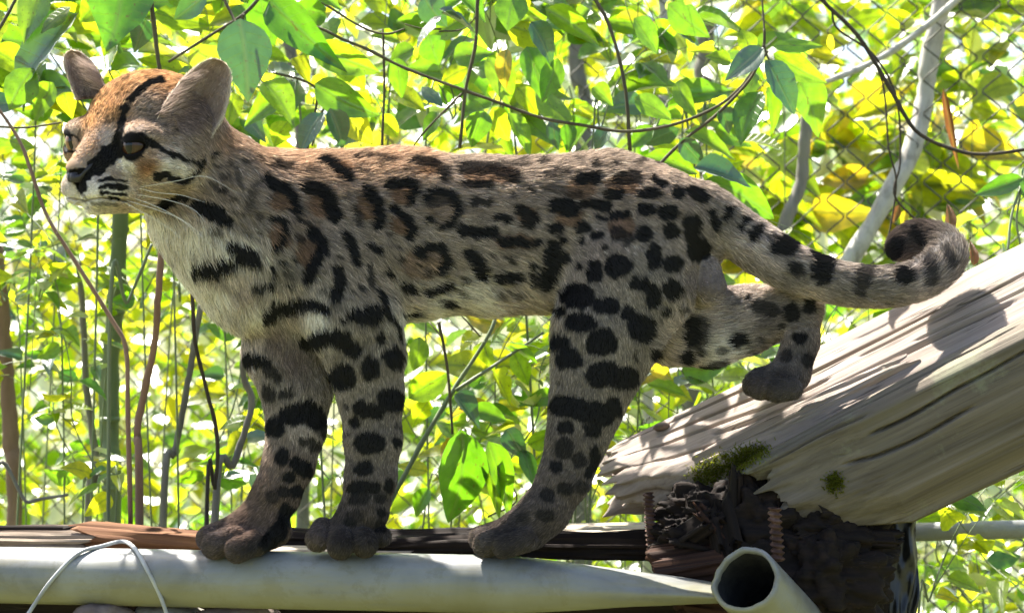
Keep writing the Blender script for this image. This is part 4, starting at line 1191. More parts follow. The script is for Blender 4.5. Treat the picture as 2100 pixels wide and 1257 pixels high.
def coat(w):
    """world points -> base colour after markings"""
    u, v = to_px(w)
    y = w[:, 1] * PXM
    base = idw(u, v, BASE, 3.2)
    uu = u + 5 * noise(u / 13, v / 13, y / 40, s=51) + 2.5 * noise(u / 4.5, v / 4.5, y / 14, s=52)
    vv = v + 5 * noise(u / 13, v / 13, y / 40, s=53) + 2.5 * noise(u / 4.5, v / 4.5, y / 14, s=54)
    dark = np.zeros(len(u)); brown = np.zeros(len(u))
    for pts, hw, a, tone in MARKS:
        xs = [p[0] for p in pts]; ys = [p[1] for p in pts]
        m = np.flatnonzero((uu > min(xs) - hw - 8) & (uu < max(xs) + hw + 8) & (vv > min(ys) - hw - 8) & (vv < max(ys) + hw + 8))
        if not len(m): continue
        d = np.full(len(m), 1e9)
        for p, q in zip(pts[:-1], pts[1:]):
            dx, dy = q[0] - p[0], q[1] - p[1]
            t = np.clip(((uu[m] - p[0]) * dx + (vv[m] - p[1]) * dy) / (dx * dx + dy * dy + 1e-9), 0, 1)
            d = np.minimum(d, np.hypot(uu[m] - p[0] - dx * t, vv[m] - p[1] - dy * t))
        ed = min(5.0, hw * 0.5) if u[m].mean() > 480 else min(2.2, hw * 0.5)
        s_ = a * np.clip((hw + ed * 0.5 - d) / ed, 0, 1)
        if tone: brown[m] = np.maximum(brown[m], s_)
        else: dark[m] = np.maximum(dark[m], s_)
    for sg in (1, -1):                      # dark rims of the eyes
        ew = to_world(np.array(hp3(EYE[0] + 24, sg * (EYE[1] + 10), EYE[2])))
        dd = np.linalg.norm(w - ew, axis=1) * PXM
        dark = np.maximum(dark, np.clip(((32 if sg > 0 else 29) - dd) / 4, 0, 1))
    mott = 1 + 0.22 * noise(u / 9, v / 9, y / 30, s=61) + 0.15 * noise(u / 30, v / 30, y / 60, s=62)
    base = base * mott[:, None] * np.where(u > 480, 0.98, 1.0)[:, None]
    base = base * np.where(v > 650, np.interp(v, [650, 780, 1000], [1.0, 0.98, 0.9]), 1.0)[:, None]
    g_ = base.mean(1)[:, None]
    base = np.where(((u > 480) | (v > 415))[:, None], base * (0.78 + 0.12 * (v < 450))[:, None] + g_ * (0.22 - 0.12 * (v < 450))[:, None], base)
    base = base * (1 - brown[:, None]) + brown[:, None] * np.array([0.2, 0.115, 0.065]) * mott[:, None]
    base = base * (1 - dark[:, None]) + dark[:, None] * np.array([0.005, 0.0044, 0.0046])
    return np.clip(base, 0.004, 0.9), dark


# hair length (px) and combing (du, dv)
HL = [(160, 350, 4), (150, 290, 4), (270, 290, 4), (190, 330, 6), (210, 290, 6), (230, 390, 6), (180, 240, 7), (260, 190, 10), (320, 150, 12), (330, 250, 8), (350, 350, 10), (300, 400, 9), (220, 430, 8), (420, 330, 17), (470, 280, 18), (410, 400, 18), (360, 480, 28), (320, 470, 26), (400, 580, 30), (460, 640, 28), (500, 560, 26), (560, 420, 24), (620, 315, 26), (760, 320, 28), (900, 320, 27), (1100, 330, 26), (1250, 330, 24), (1380, 370, 18), (700, 480, 22), (900, 480, 22), (1100, 470, 20), (1250, 480, 15), (1350, 520, 13), (850, 640, 26), (950, 640, 30), (1080, 620, 30), (1120, 600, 18),
      (1250, 620, 11), (1230, 750, 10), (1190, 880, 9), (1130, 1020, 8), (1040, 1100, 5), (985, 1105, 4), (1400, 640, 20), (1480, 660, 24), (1460, 580, 6), (1400, 740, 18), (1560, 650, 16), (1640, 680, 8), (1590, 790, 6), (1480, 440, 20), (1560, 510, 24), (1700, 580, 24), (1850, 580, 24), (1950, 520, 22), (1850, 500, 18),
      (660, 640, 20), (740, 700, 14), (770, 820, 11), (765, 950, 9), (740, 1050, 6), (690, 1110, 4), (540, 700, 20), (600, 780, 15), (600, 900, 12), (570, 1010, 10), (500, 1080, 6), (440, 1110, 4)]
HL = [(a_, b_, c_ * (0.8 if (560 < a_ and b_ < 600) else 1.0)) for a_, b_, c_ in HL]
HL = [(a_, b_, c_ * (1.7 if b_ > 1045 else 1.0)) for a_, b_, c_ in HL]
CO = [(160, 330, 1, -.6), (190, 300, .7, -1), (240, 230, .7, -.9), (320, 150, 1, -.1), (300, 260, .9, -.3), (330, 340, 1, .2), (230, 390, 1, .3), (250, 430, 1, .4), (400, 300, .9, .5), (360, 400, .8, .6), (470, 290, .8, .7), (440, 400, .5, .9), (350, 500, -.1, 1), (420, 520, .2, 1), (400, 600, 0, 1), (470, 650, 0, 1), (520, 580, .2, 1), (560, 400, .9, .6), (620, 320, 1, .05), (700, 450, .85, .5), (620, 520, .6, .7),
      (760, 320, 1, .05), (900, 400, 1, .3), (1000, 350, 1, .25), (1100, 330, 1, .15), (1150, 450, .9, .5), (900, 550, .9, .4), (1000, 560, .9, .35), (900, 640, .9, .35), (1050, 620, .8, .5), (780, 560, .7, .8), (1250, 340, 1, .25), (1350, 400, .9, .5), (1250, 500, .7, .8), (1350, 600, .4, 1), (1250, 700, 0, 1), (1200, 850, 0, 1), (1150, 980, -.3, 1), (1050, 1090, -.8, .4), (1400, 700, .9, .3), (1500, 640, 1, -.1), (1500, 720, 1, -.2), (1600, 640, 1, 0), (1640, 720, 0, 1), (1590, 790, -.8, .4),
      (1480, 440, .8, .6), (1560, 510, .8, .6), (1700, 580, 1, .25), (1820, 590, 1, 0), (1920, 570, .8, -.5), (1960, 520, .1, -1), (1900, 480, -1, 0), (1850, 500, -.9, .4), (680, 640, .3, 1), (740, 740, .1, 1), (765, 900, 0, 1), (750, 1030, -.1, 1), (700, 1100, -.3, .8), (560, 700, .2, 1), (600, 850, 0, 1), (580, 980, -.3, 1), (520, 1070, -.7, .7), (440, 1105, -.9, .3)]


def mesh_samples(V, F, n, r):
    T = np.vstack([F[:, [0, 1, 2]], F[:, [0, 2, 3]]])
    a, b, c = V[T[:, 0]], V[T[:, 1]], V[T[:, 2]]
    nr = np.cross(b - a, c - a); ar = np.linalg.norm(nr, axis=1) / 2
    return T, nr / (2 * ar[:, None] + 1e-12), ar


def vert_normals(V, F):
    n = np.cross(V[F[:, 2]] - V[F[:, 0]], V[F[:, 3]] - V[F[:, 1]])
    vn = np.zeros_like(V)
    for k in range(4):
        for q in range(3):
            vn[:, q] += np.bincount(F[:, k], n[:, q], len(V))
    return vn / (np.linalg.norm(vn, axis=1)[:, None] + 1e-12)


def fur_mat():
    m, nt, out = new_mat('fur')
    a = N(nt, 'ShaderNodeAttribute', attribute_name='fur_color')
    hi = N(nt, 'ShaderNodeHairInfo')
    col = mixc(nt, math_n(nt, 'MULTIPLY', hi.outputs['Intercept'], 0.35), a.outputs['Color'], mixc(nt, 1.0, a.outputs['Color'], (1.55, 1.5, 1.45), 'MULTIPLY'))
    d = N(nt, 'ShaderNodeBsdfDiffuse'); L(nt, col, d.inputs[0])
    t = N(nt, 'ShaderNodeBsdfTranslucent'); L(nt, mixc(nt, 1.0, col, (1.3, 1.25, 1.15), 'MULTIPLY'), t.inputs[0])
    mx = N(nt, 'ShaderNodeMixShader', in_0=0.38); L(nt, d.outputs[0], mx.inputs[1]); L(nt, t.outputs[0], mx.inputs[2])
    g = N(nt, 'ShaderNodeBsdfHair', in_RoughnessU=0.35, in_RoughnessV=0.5); g.component = 'Reflection'
    g.inputs[0].default_value = (0.9, 0.9, 0.9, 1)
    mx2 = N(nt, 'ShaderNodeMixShader', in_0=0.025); L(nt, mx.outputs[0], mx2.inputs[1]); L(nt, g.outputs[0], mx2.inputs[2])
    L(nt, mx2.outputs[0], out.inputs[0])
    return m


def skin_mat():
    m, nt, out = new_mat('cat_skin')
    a = N(nt, 'ShaderNodeAttribute', attribute_name='coat')
    b = N(nt, 'ShaderNodeBsdfPrincipled', in_Roughness=0.8); b.inputs['Specular IOR Level'].default_value = 0.1
    L(nt, a.outputs['Color'], b.inputs['Base Color'])
    L(nt, b.outputs[0], out.inputs[0])
    return m


M['fur'] = fur_mat()
M['skin'] = skin_mat()
cat_root = empty('spotted_cat', tuple(to_world(np.array([760, 1150, -40.0]))))
tag(cat_root, 'spotted wild cat standing on the white pipe, head turned left', 'cat')
CO_ = Matrix.Translation(-Vector(cat_root.location))


def cat_part(name, me, mat, parent=None):
    o = obj(name, me, mat)
    o.parent = parent or cat_root
    o.matrix_parent_inverse = CO_ if parent is None else Matrix.Identity(4)
    return o


WV = to_world(BV)
bme = mesh_np('cat_body', WV, BF[:, ::-1] if False else BF)
vn = vert_normals(WV, BF)
if ((WV - WV.mean(0)) * vn).sum() < 0:
    bme.flip_normals(); vn = -vn
    BF = BF[:, ::-1]
body = cat_part('body', bme, M['skin'])
vc, _ = coat(WV)
at = bme.attributes.new('coat', 'FLOAT_COLOR', 'POINT')
at.data.foreach_set('color', np.c_[vc * 0.8, np.ones(len(vc))].astype(np.float32).ravel())


def make_fur(name, V, F, vnorm, count, parent, lens=None, comb=None, colf=None, seed=1, lift=None, r0=0.00032, keep=None):
    r = np.random.default_rng(seed)
    T, tn, ar = mesh_samples(V, F, count, r)
    cen = V[T].mean(1)
    dens = ar.copy()
    u, v = to_px(cen)
    if lens is None:
        hl = idw(u, v, HL, 4.0)[:, 0]
        dens = dens * np.clip(20.0 / hl, 0.75, 2.2)
    if keep is not None: dens = dens * keep(cen)
    # strands on the side away from the photograph's viewpoint are sparser
    dens = dens * np.where(tn[:, 1] > 0.45, 0.45, 1.0)
    pk = r.choice(len(T), count, p=dens / dens.sum())
    a, b = r.random(count), r.random(count); fl = a + b > 1; a[fl], b[fl] = 1 - a[fl], 1 - b[fl]
    w3 = np.stack([1 - a - b, a, b], -1)
    root = (V[T[pk]] * w3[..., None]).sum(1)
    nrm = (vnorm[T[pk]] * w3[..., None]).sum(1); nrm /= np.linalg.norm(nrm, axis=1)[:, None] + 1e-9
    u, v = to_px(root)
    if lens is None:
        Ln = idw(u, v, HL, 4.0)[:, 0] / PXM
        cm = idw(u, v, CO, 4.0)
        cdir = np.stack([cm[:, 0], np.zeros(count), -cm[:, 1]], -1)
    else:
        Ln = np.full(count, lens); cdir = np.broadcast_to(np.asarray(comb, float), (count, 3)).copy()
    cdir /= np.linalg.norm(cdir, axis=1)[:, None] + 1e-9
    sc_ = 1 / 0.007
    q = root * sc_
    wob = np.stack([noise(q[:, 0], q[:, 1], q[:, 2], s=seed + 1), noise(q[:, 0], q[:, 1], q[:, 2], s=seed + 2), noise(q[:, 0], q[:, 1], q[:, 2], s=seed + 3)], -1)
    cdir = cdir + 0.42 * wob + r.normal(0, 0.13, cdir.shape)
    cdir -= (cdir * nrm).sum(1)[:, None] * nrm
    cdir /= np.linalg.norm(cdir, axis=1)[:, None] + 1e-9
    lf_ = 0.5 if lift is None else lift
    d0 = nrm * (lf_ + 0.14 * r.random((count, 1))) + cdir * 0.62
    bend = cdir * 0.38 - nrm * (lf_ * 0.45)
    Ln = Ln * (0.65 + 0.6 * r.random(count))
    if colf is None:
        col, dk = coat(root + (d0 + bend * 0.5) * (Ln * 0.55)[:, None])
    else:
        col = colf(root, r)
    vj = np.exp(r.normal(-0.02, 0.38, (count, 1))); col = col * vj
    col = np.where(r.random((count, 1)) < 0.05, col * 0.35, col)
    col = np.where((r.random((count, 1)) < 0.035), col * 1.3, col)
    o = strand_obj(name, root - nrm * 0.0006, d0, Ln, np.clip(col, 0.003, 0.85), r0 * (0.7 + 0.7 * r.random(count)), None, 4, bend, M['fur'])
    o.parent = parent; o.matrix_parent_inverse = CO_
    o['kind'] = 'stuff'
    return o


def fur_keep(c):
    """no fur on the eyes' openings and the nose leather"""
    pu, pv = to_px(c)
    k = np.ones(len(c))
    npx = np.array(hp3(214, 0, -86)); nw = to_world(npx)
    k[np.linalg.norm(c - nw, axis=1) < 24 / PXM] = 0
    for sg in (1, -1):
        ew = to_world(np.array(hp3(EYE[0] + 26, sg * (EYE[1] + 11), EYE[2])))
        k[np.linalg.norm(c - ew, axis=1) < 25 / PXM] = 0
    return k


FURN = 300000
make_fur('fur', WV, BF, vn, FURN, cat_root, keep=fur_keep, seed=5)


# ---- eyes
def eye_mat(iris):
    m, nt, out = new_mat('cat_eye')
    tc = N(nt, 'ShaderNodeTexCoord')
    sep = N(nt, 'ShaderNodeSeparateXYZ'); L(nt, tc.outputs['Object'], sep.inputs[0])
    r2 = math_n(nt, 'SQRT', math_n(nt, 'ADD', math_n(nt, 'POWER', sep.outputs[1], 2.0), math_n(nt, 'POWER', sep.outputs[2], 2.0)))
    rr = math_n(nt, 'DIVIDE', r2, ER / PXM)
    pup = math_n(nt, 'SQRT', math_n(nt, 'ADD', math_n(nt, 'POWER', math_n(nt, 'DIVIDE', sep.outputs[1], 0.24 * ER / PXM), 2.0), math_n(nt, 'POWER', math_n(nt, 'DIVIDE', sep.outputs[2], 0.52 * ER / PXM), 2.0)))
    nz = N(nt, 'ShaderNodeTexNoise', in_Scale=350.0, in_Detail=3.0); L(nt, tc.outputs['Object'], nz.inputs[0])
    ir = ramp(nt, [(0.0, tuple(x * 0.8 for x in iris)), (0.5, iris), (0.72, tuple(x * 0.6 for x in iris)), (0.8, (0.01, 0.008, 0.006)), (1.0, (0.02, 0.015, 0.012))], rr).outputs[0]
    ir = mixc(nt, 0.5, ir, ramp(nt, [(0.3, (0.5, 0.5, 0.5)), (0.7, (1.2, 1.2, 1.2))], nz.outputs[0]).outputs[0], 'MULTIPLY')
    c = mixc(nt, math_n(nt, 'LESS_THAN', pup, 1.0), ir, (0.003, 0.003, 0.003))
    b = N(nt, 'ShaderNodeBsdfPrincipled', in_Roughness=0.04); L(nt, c, b.inputs['Base Color'])
    b.inputs['Specular IOR Level'].default_value = 0.42
    L(nt, b.outputs[0], out.inputs[0])
    return m


def px_dir(d):
    d = np.asarray(d, float)
    return Vector((d[0], d[2], -d[1])).normalized()


EYE_M = {1: eye_mat((0.06, 0.026, 0.012)), -1: eye_mat((0.24, 0.105, 0.035))}  # near eye's shade and far eye's sunlight put into the iris colours
th = np.linspace(0, 2 * math.pi, 40, endpoint=False)[None]; ph = np.linspace(0.01, math.pi - 0.01, 24)[:, None]
sph = np.stack([np.cos(ph) + 0 * th, np.sin(ph) * np.cos(th), np.sin(ph) * np.sin(th)], -1)
cor = np.clip((sph[..., 0] - 0.62) / 0.38, 0, 1)
sph = sph * (1 + 0.04 * cor * (2 - cor))[..., None] * ER / PXM
i = np.arange(23)[:, None] * 40; j = np.arange(40)[None]; j2 = (j + 1) % 40
eyeme = mesh_np('eye', sph.reshape(-1, 3), np.stack([i + j, i + 40 + j, i + 40 + j2, i + j2], -1).reshape(-1, 4))
for sg in (1, -1):
    c = to_world(np.array(hp3(EYE[0], sg * EYE[1], EYE[2])))
    fw = px_dir(HF * math.cos(0.40) + HN * math.sin(0.40))
    upv = px_dir(HH)
    up2 = (upv - upv.dot(fw) * fw).normalized(); sd_ = up2.cross(fw)
    em = eyeme.copy(); em.materials.append(EYE_M[sg])
    o = obj('eye', em)
    o.parent = cat_root
    o.matrix_basis = Matrix.Translation(-Vector(cat_root.location)) @ Matrix(((fw.x, sd_.x, up2.x, c[0]), (fw.y, sd_.y, up2.y, c[1]), (fw.z, sd_.z, up2.z, c[2]), (0, 0, 0, 1)))

# ---- nose leather, a moist cap over the sculpted nose
def nose_mat():
    m, nt, out = new_mat('nose_leather')
    tc = N(nt, 'ShaderNodeTexCoord')
    vz = N(nt, 'ShaderNodeTexVoronoi', in_Scale=900.0); L(nt, tc.outputs['Object'], vz.inputs[0])
    b = N(nt, 'ShaderNodeBsdfPrincipled', in_Roughness=0.38); b.inputs['Base Color'].default_value = (0.018, 0.015, 0.016, 1)
    bp = N(nt, 'ShaderNodeBump', in_Strength=0.35, in_Distance=0.001); L(nt, vz.outputs[0], bp.inputs['Height']); L(nt, bp.outputs[0], b.inputs['Normal'])
    L(nt, b.outputs[0], out.inputs[0])
    return m


nu_, nv_ = 21, 15
aa, bb = np.meshgrid(np.linspace(-1, 1, nu_), np.linspace(0, 1, nv_), indexing='ij')
wid = 30 * np.cos(bb * 1.25) ** 0.7 + 2
nn = aa * wid
hh = -66 - 42 * bb
ff = 214 + 12 * np.sin(bb * math.pi * 0.75) - 15 * np.abs(aa) ** 2.2 - 12 * (1 - bb) ** 2
ff = ff - 9 * np.exp(-(((np.abs(nn) - 15) / 6) ** 2 + ((hh + 88) / 5) ** 2)) - 3 * np.exp(-(nn / 2.0) ** 2) * bb
NP_ = np.array([hp3(f, n, h) for f, n, h in zip(ff.ravel(), nn.ravel(), hh.ravel())])
BK = np.array([hp3(f - 26, n * 0.9, h) for f, n, h in zip(ff.ravel(), nn.ravel(), hh.ravel())])
ii, jj = np.meshgrid(np.arange(nu_ - 1), np.arange(nv_ - 1), indexing='ij'); i0 = (ii * nv_ + jj).ravel()
Fq = np.stack([i0, i0 + nv_, i0 + nv_ + 1, i0 + 1], -1)
bd = [k * nv_ for k in range(nu_)] + [(nu_ - 1) * nv_ + k for k in range(1, nv_)] + [k * nv_ + nv_ - 1 for k in range(nu_ - 2, -1, -1)] + list(range(nv_ - 2, 0, -1))
nb_ = nu_ * nv_
Fs = [[bd[k], bd[(k + 1) % len(bd)], bd[(k + 1) % len(bd)] + nb_, bd[k] + nb_] for k in range(len(bd))]
nme = mesh_np('nose', to_world(np.vstack([NP_, BK])), np.vstack([Fq, np.array(Fs)[:, ::-1]]))
cat_part('nose', nme, nose_mat())


# ---- ears: thin cupped shells
def ear_mat():
    m, nt, out = new_mat('ear_skin')
    a = N(nt, 'ShaderNodeAttribute', attribute_name='coat')
    d = N(nt, 'ShaderNodeBsdfDiffuse'); L(nt, a.outputs['Color'], d.inputs[0])
    t = N(nt, 'ShaderNodeBsdfTranslucent'); t.inputs[0].default_value = (0.30, 0.13, 0.09, 1)
    mx = N(nt, 'ShaderNodeMixShader', in_0=0.12); L(nt, d.outputs[0], mx.inputs[1]); L(nt, t.outputs[0], mx.inputs[2])
    L(nt, mx.outputs[0], out.inputs[0])
    return m


M['ear'] = ear_mat()


def ear(name, LE, RE, ydep, nrm, depth, side, seed):
    """LE, RE: outlines of the two edges from the root to the tip (u, v); ydep: depth of left root, right root, tip"""
    nrm = np.array(nrm, float); nrm /= np.linalg.norm(nrm)
    ns_, nt_ = 34, 27
    ss0 = np.linspace(0, 1, ns_)
    le, re_ = smooth_path(LE, ns_), smooth_path(RE, ns_)
    s_, t_ = np.meshgrid(ss0, np.linspace(-1, 1, nt_), indexing='ij')
    q = (t_ + 1) / 2
    mid = (le[:, None, :] * (1 - q)[..., None] + re_[:, None, :] * q[..., None])
    yd = (ydep[0] * (1 - q) + ydep[1] * q) * (1 - s_) + ydep[2] * s_
    Ax = np.r_[(le[-1] - (le[0] + re_[0]) / 2), 0.0]; Ln = np.linalg.norm(Ax); Ax /= Ln
    Wd = np.r_[re_[0] - le[0], 0.0]; Wd /= np.linalg.norm(Wd)
    wloc = np.linalg.norm(le - re_, axis=1)[:, None]
    cup = -depth * (1 - t_ ** 2) * np.clip(wloc / wloc.max(), 0, 1)
    def pts(off):
        return np.concatenate([mid, yd[..., None]], -1) + nrm * (cup + off)[..., None]
    thick = 6.0 * (1 - 0.4 * s_)
    front = pts(0.0); back = pts(-thick)
    V = np.vstack([front.reshape(-1, 3), back.reshape(-1, 3)])
    ii, jj = np.meshgrid(np.arange(ns_ - 1), np.arange(nt_ - 1), indexing='ij'); i0 = (ii * nt_ + jj).ravel()
    Fq = np.stack([i0, i0 + 1, i0 + nt_ + 1, i0 + nt_], -1)
    o_ = ns_ * nt_
    bd = list(range(nt_)) + [k * nt_ + nt_ - 1 for k in range(1, ns_)] + [(ns_ - 1) * nt_ + k for k in range(nt_ - 2, -1, -1)] + [k * nt_ for k in range(ns_ - 2, 0, -1)]
    Fs = np.array([[bd[k], bd[k] + o_, bd[(k + 1) % len(bd)] + o_, bd[(k + 1) % len(bd)]] for k in range(len(bd))])
    F = np.vstack([Fq, (Fq + o_)[:, ::-1], Fs])
    Wv = to_world(V)
    # make the front face its normal
    me = mesh_np(name, Wv, F)
    vn_ = vert_normals(Wv, F)
    nw = np.array([nrm[0], nrm[2], -nrm[1]])
    if (vn_[:o_].mean(0) @ nw) < 0:
        F = F[:, ::-1]; me = mesh_np(name, Wv, F); vn_ = -vn_
    tt, ss = np.r_[t_.ravel(), t_.ravel()], np.r_[s_.ravel(), s_.ravel()]
    isb = np.r_[np.zeros(o_), np.ones(o_)]
    inner = np.array([0.52, 0.405, 0.37]) * (0.5 + 0.62 * ss[:, None]) * (0.62 + 0.38 * tt[:, None] ** 2) + 0.05 * noise(ss * 9, tt * 5, s=seed)[:, None]  # darker along the middle: the cup's depth is shaded by colour
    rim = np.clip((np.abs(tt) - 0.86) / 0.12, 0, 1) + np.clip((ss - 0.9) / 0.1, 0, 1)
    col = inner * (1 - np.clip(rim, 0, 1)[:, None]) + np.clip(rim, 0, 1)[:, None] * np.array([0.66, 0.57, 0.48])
    bk = np.where((ss[:, None] > 0.3) & (ss[:, None] < 0.75) & (np.abs(tt[:, None]) < 0.6), np.array([0.5, 0.46, 0.4]), np.array([0.02, 0.017, 0.015]))
    col = np.where(isb[:, None] > 0, bk, col)
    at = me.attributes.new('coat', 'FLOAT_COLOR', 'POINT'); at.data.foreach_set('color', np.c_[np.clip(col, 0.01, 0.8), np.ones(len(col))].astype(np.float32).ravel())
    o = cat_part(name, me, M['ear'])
    # fine hair: short over the shell, long wisps from the front edge across the cup
    tree_c = col
    from mathutils.kdtree import KDTree
    kd = KDTree(len(Wv))
    for k, p in enumerate(Wv): kd.insert(p, k)
    kd.balance()
    def colf(root, r):
        idx = np.array([kd.find(p)[1] for p in root])
        return np.clip(tree_c[idx], 0.01, 0.8)
    axw = np.array([Ax[0], Ax[2], -Ax[1]]); wdw = np.array([Wd[0], Wd[2], -Wd[1]])
    make_fur('fur', Wv, F, vn_, 7000, cat_root, lens=7 / PXM, comb=axw, colf=colf, seed=seed, lift=0.3, r0=0.00026)
    r = np.random.default_rng(seed + 3)
    k = r.integers(2, ns_ // 2 - 2, 420); jx = r.integers(0, 6, 420)
    pick = k * nt_ + (jx if side > 0 else nt_ - 1 - jx)
    root = Wv[pick] + r.normal(0, 0.0012, (420, 3))
    sgn = 1.0 if side > 0 else -1.0
    d = wdw * sgn * 0.55 + axw * 0.55 + nw * 0.4 + r.normal(0, 0.18, (420, 3)); d /= np.linalg.norm(d, axis=1)[:, None]
    hw = strand_obj('ear_hair', root, d, (14 + 24 * r.random(420)) / PXM, np.array([0.45, 0.36, 0.32]) * (0.6 + 0.6 * r.random((420, 1))), 0.00022, None, 4, axw * 0.25 + wdw * sgn * 0.2 + 0 * d, M['fur'])
    hw.parent = cat_root; hw.matrix_parent_inverse = CO_; hw['kind'] = 'stuff'
    return o


ear('ear', [(322, 246), (338, 212), (372, 166), (408, 133), (434, 121), (451, 124)], [(430, 288), (455, 250), (469, 205), (474, 165), (468, 138), (453, 124)], (-236, -165, -178), (0.10, 0.0, -1.0), 40, 1, 71)
ear('ear', [(156, 206), (141, 166), (131, 136), (133, 113), (147, 103)], [(222, 196), (206, 158), (190, 131), (168, 110), (149, 103)], (-62, -100, -66), (-0.35, 0.0, -0.94), 30, -1, 81)

# ---- whiskers
def whisk_mat():
    m, nt, out = new_mat('whisker')
    b = N(nt, 'ShaderNodeBsdfPrincipled', in_Roughness=0.35); b.inputs['Base Color'].default_value = (0.8, 0.77, 0.72, 1)
    L(nt, b.outputs[0], out.inputs[0]); return m


M['whisker'] = whisk_mat()
for pts in [[(262, 402), (330, 428), (390, 462), (420, 492)], [(255, 410), (320, 430), (370, 450), (405, 482)], [(262, 396), (350, 412), (400, 432), (428, 468)], [(265, 388), (360, 372), (420, 362), (485, 395)], [(250, 412), (300, 440), (350, 470), (380, 500)], [(262, 380), (320, 395), (370, 400), (420, 415)],
            [(182, 398), (150, 420), (128, 450), (116, 480)], [(176, 392), (140, 405), (112, 428), (98, 452)]]:
    yy = np.linspace(-215, -285, len(pts)) if pts[0][0] > 200 else np.linspace(-215, -230, len(pts))
    w = to_world(np.array([(p[0], p[1], y) for p, y in zip(pts, yy)], float))
    path = smooth_path(w, 14)
    cat_part('whisker', mesh_mixed('whisker', *tube(path, np.linspace(0.00042, 0.00010, 14), 5)), M['whisker'])
# claws and toe creases stay part of the body

# ------------------------------------------------------------------ leaves and plants
LEAF_ME = {}


def leaf_mesh(var, mat):
    key = (var, mat)
    if key in LEAF_ME: return LEAF_ME[key]
    r = np.random.default_rng(200 + var)
    nl = 12
    x = np.linspace(0, 1, nl)
    shape = [lambda t: np.sin(math.pi * t ** 0.78) ** 0.85 * (1 - 0.25 * t), lambda t: np.sin(math.pi * t ** 0.62) ** 0.9 * (1 - 0.3 * t ** 2), lambda t: np.sin(math.pi * t ** 0.9) ** 0.75 * (1 - 0.15 * t),
             lambda t: np.sin(math.pi * t ** 0.7) ** 1.1, lambda t: np.sin(math.pi * np.clip(t, 0, 1) ** 0.55) ** 0.7 * (1 - 0.45 * t), lambda t: np.sin(math.pi * t ** 0.85) ** 1.0][var % 6](x)
    shape = shape / shape.max() * 0.5
    droop = r.uniform(0.02, 0.32); fold = r.uniform(0.05, 0.5); sway = r.uniform(-0.1, 0.1); wave = r.uniform(0.005, 0.02)
    edge = {-1: 1 + 0.02 * r.normal(size=nl), 1: 1 + 0.02 * r.normal(size=nl)}
    if var % 7 == 3:
        edge[r.choice([-1, 1])][r.integers(3, nl - 3)] *= r.uniform(0.6, 0.8)      # bitten edge
    curl = r.uniform(-0.25, 0.3)
    V, UV = [], []
    for i in range(nl):
        for t in (-1, -0.5, 0, 0.5, 1):
            w = shape[i] * t * (edge[t][i] if abs(t) == 1 else 1)
            V.append((x[i], w + sway * math.sin(x[i] * 3), -droop * x[i] ** 2 + fold * abs(w) * 0.9 + wave * math.sin(i * 2.1 + t * 3) * abs(t) - curl * w * w * 2))
            UV.append((x[i], 0.5 + 0.5 * t * shape[i] * 2 * 0.5))
    F = []
    for i in range(nl - 1):
        for k in range(4):
            a = i * 5 + k
            F.append((a, a + 5, a + 6, a + 1))
    me = mesh_np('leaf', np.array(V), np.array(F), np.array(UV))
    me.materials.append(M[mat])
    LEAF_ME[key] = me
    return me


def put_leaf(parent, base, tip, width, nrm, mat, var=None, name='leaf'):
    base, tip = Vector(base), Vector(tip)
    X = tip - base; ln = X.length; X = X / ln
    nrm = Vector(nrm); Z = nrm - nrm.dot(X) * X
    if Z.length < 1e-4: Z = Vector((0, 0, 1)) - X.z * X
    Z.normalize(); Y = Z.cross(X)
    o = bpy.data.objects.new(name, leaf_mesh(R.randrange(14) if var is None else var, mat))
    C.objects.link(o)
    m = Matrix(((X.x * ln, Y.x * width, Z.x * ln, base.x), (X.y * ln, Y.y * width, Z.y * ln, base.y), (X.z * ln, Y.z * width, Z.z * ln, base.z), (0, 0, 0, 1)))
    if parent is not None:
        o.parent = parent
        m = Matrix.Translation(-Vector(parent.location)) @ m
    o.matrix_basis = m
    return o


def twig(parent, pts, r0, r1, mat, name='branch', sides=6, n=None):
    """pts: world points"""
    pts = np.array([tuple(p) for p in pts])
    n = n or max(6, 5 * len(pts))
    path = smooth_path(pts, n)
    seg = np.arange(n)
    path = path + 0.12 * r0 * np.stack([noise(seg * 0.9, s=R.randrange(999)), noise(seg * 0.9, s=R.randrange(999)), 0 * seg], -1)
    rad = np.linspace(r0, r1, n) * (1 + 0.12 * noise(seg * 0.8, s=R.randrange(999)))
    V, F = tube(path - np.array(parent.location if parent else (0, 0, 0)), rad, sides)
    return obj(name, mesh_mixed(name, V, F), M[mat], parent)


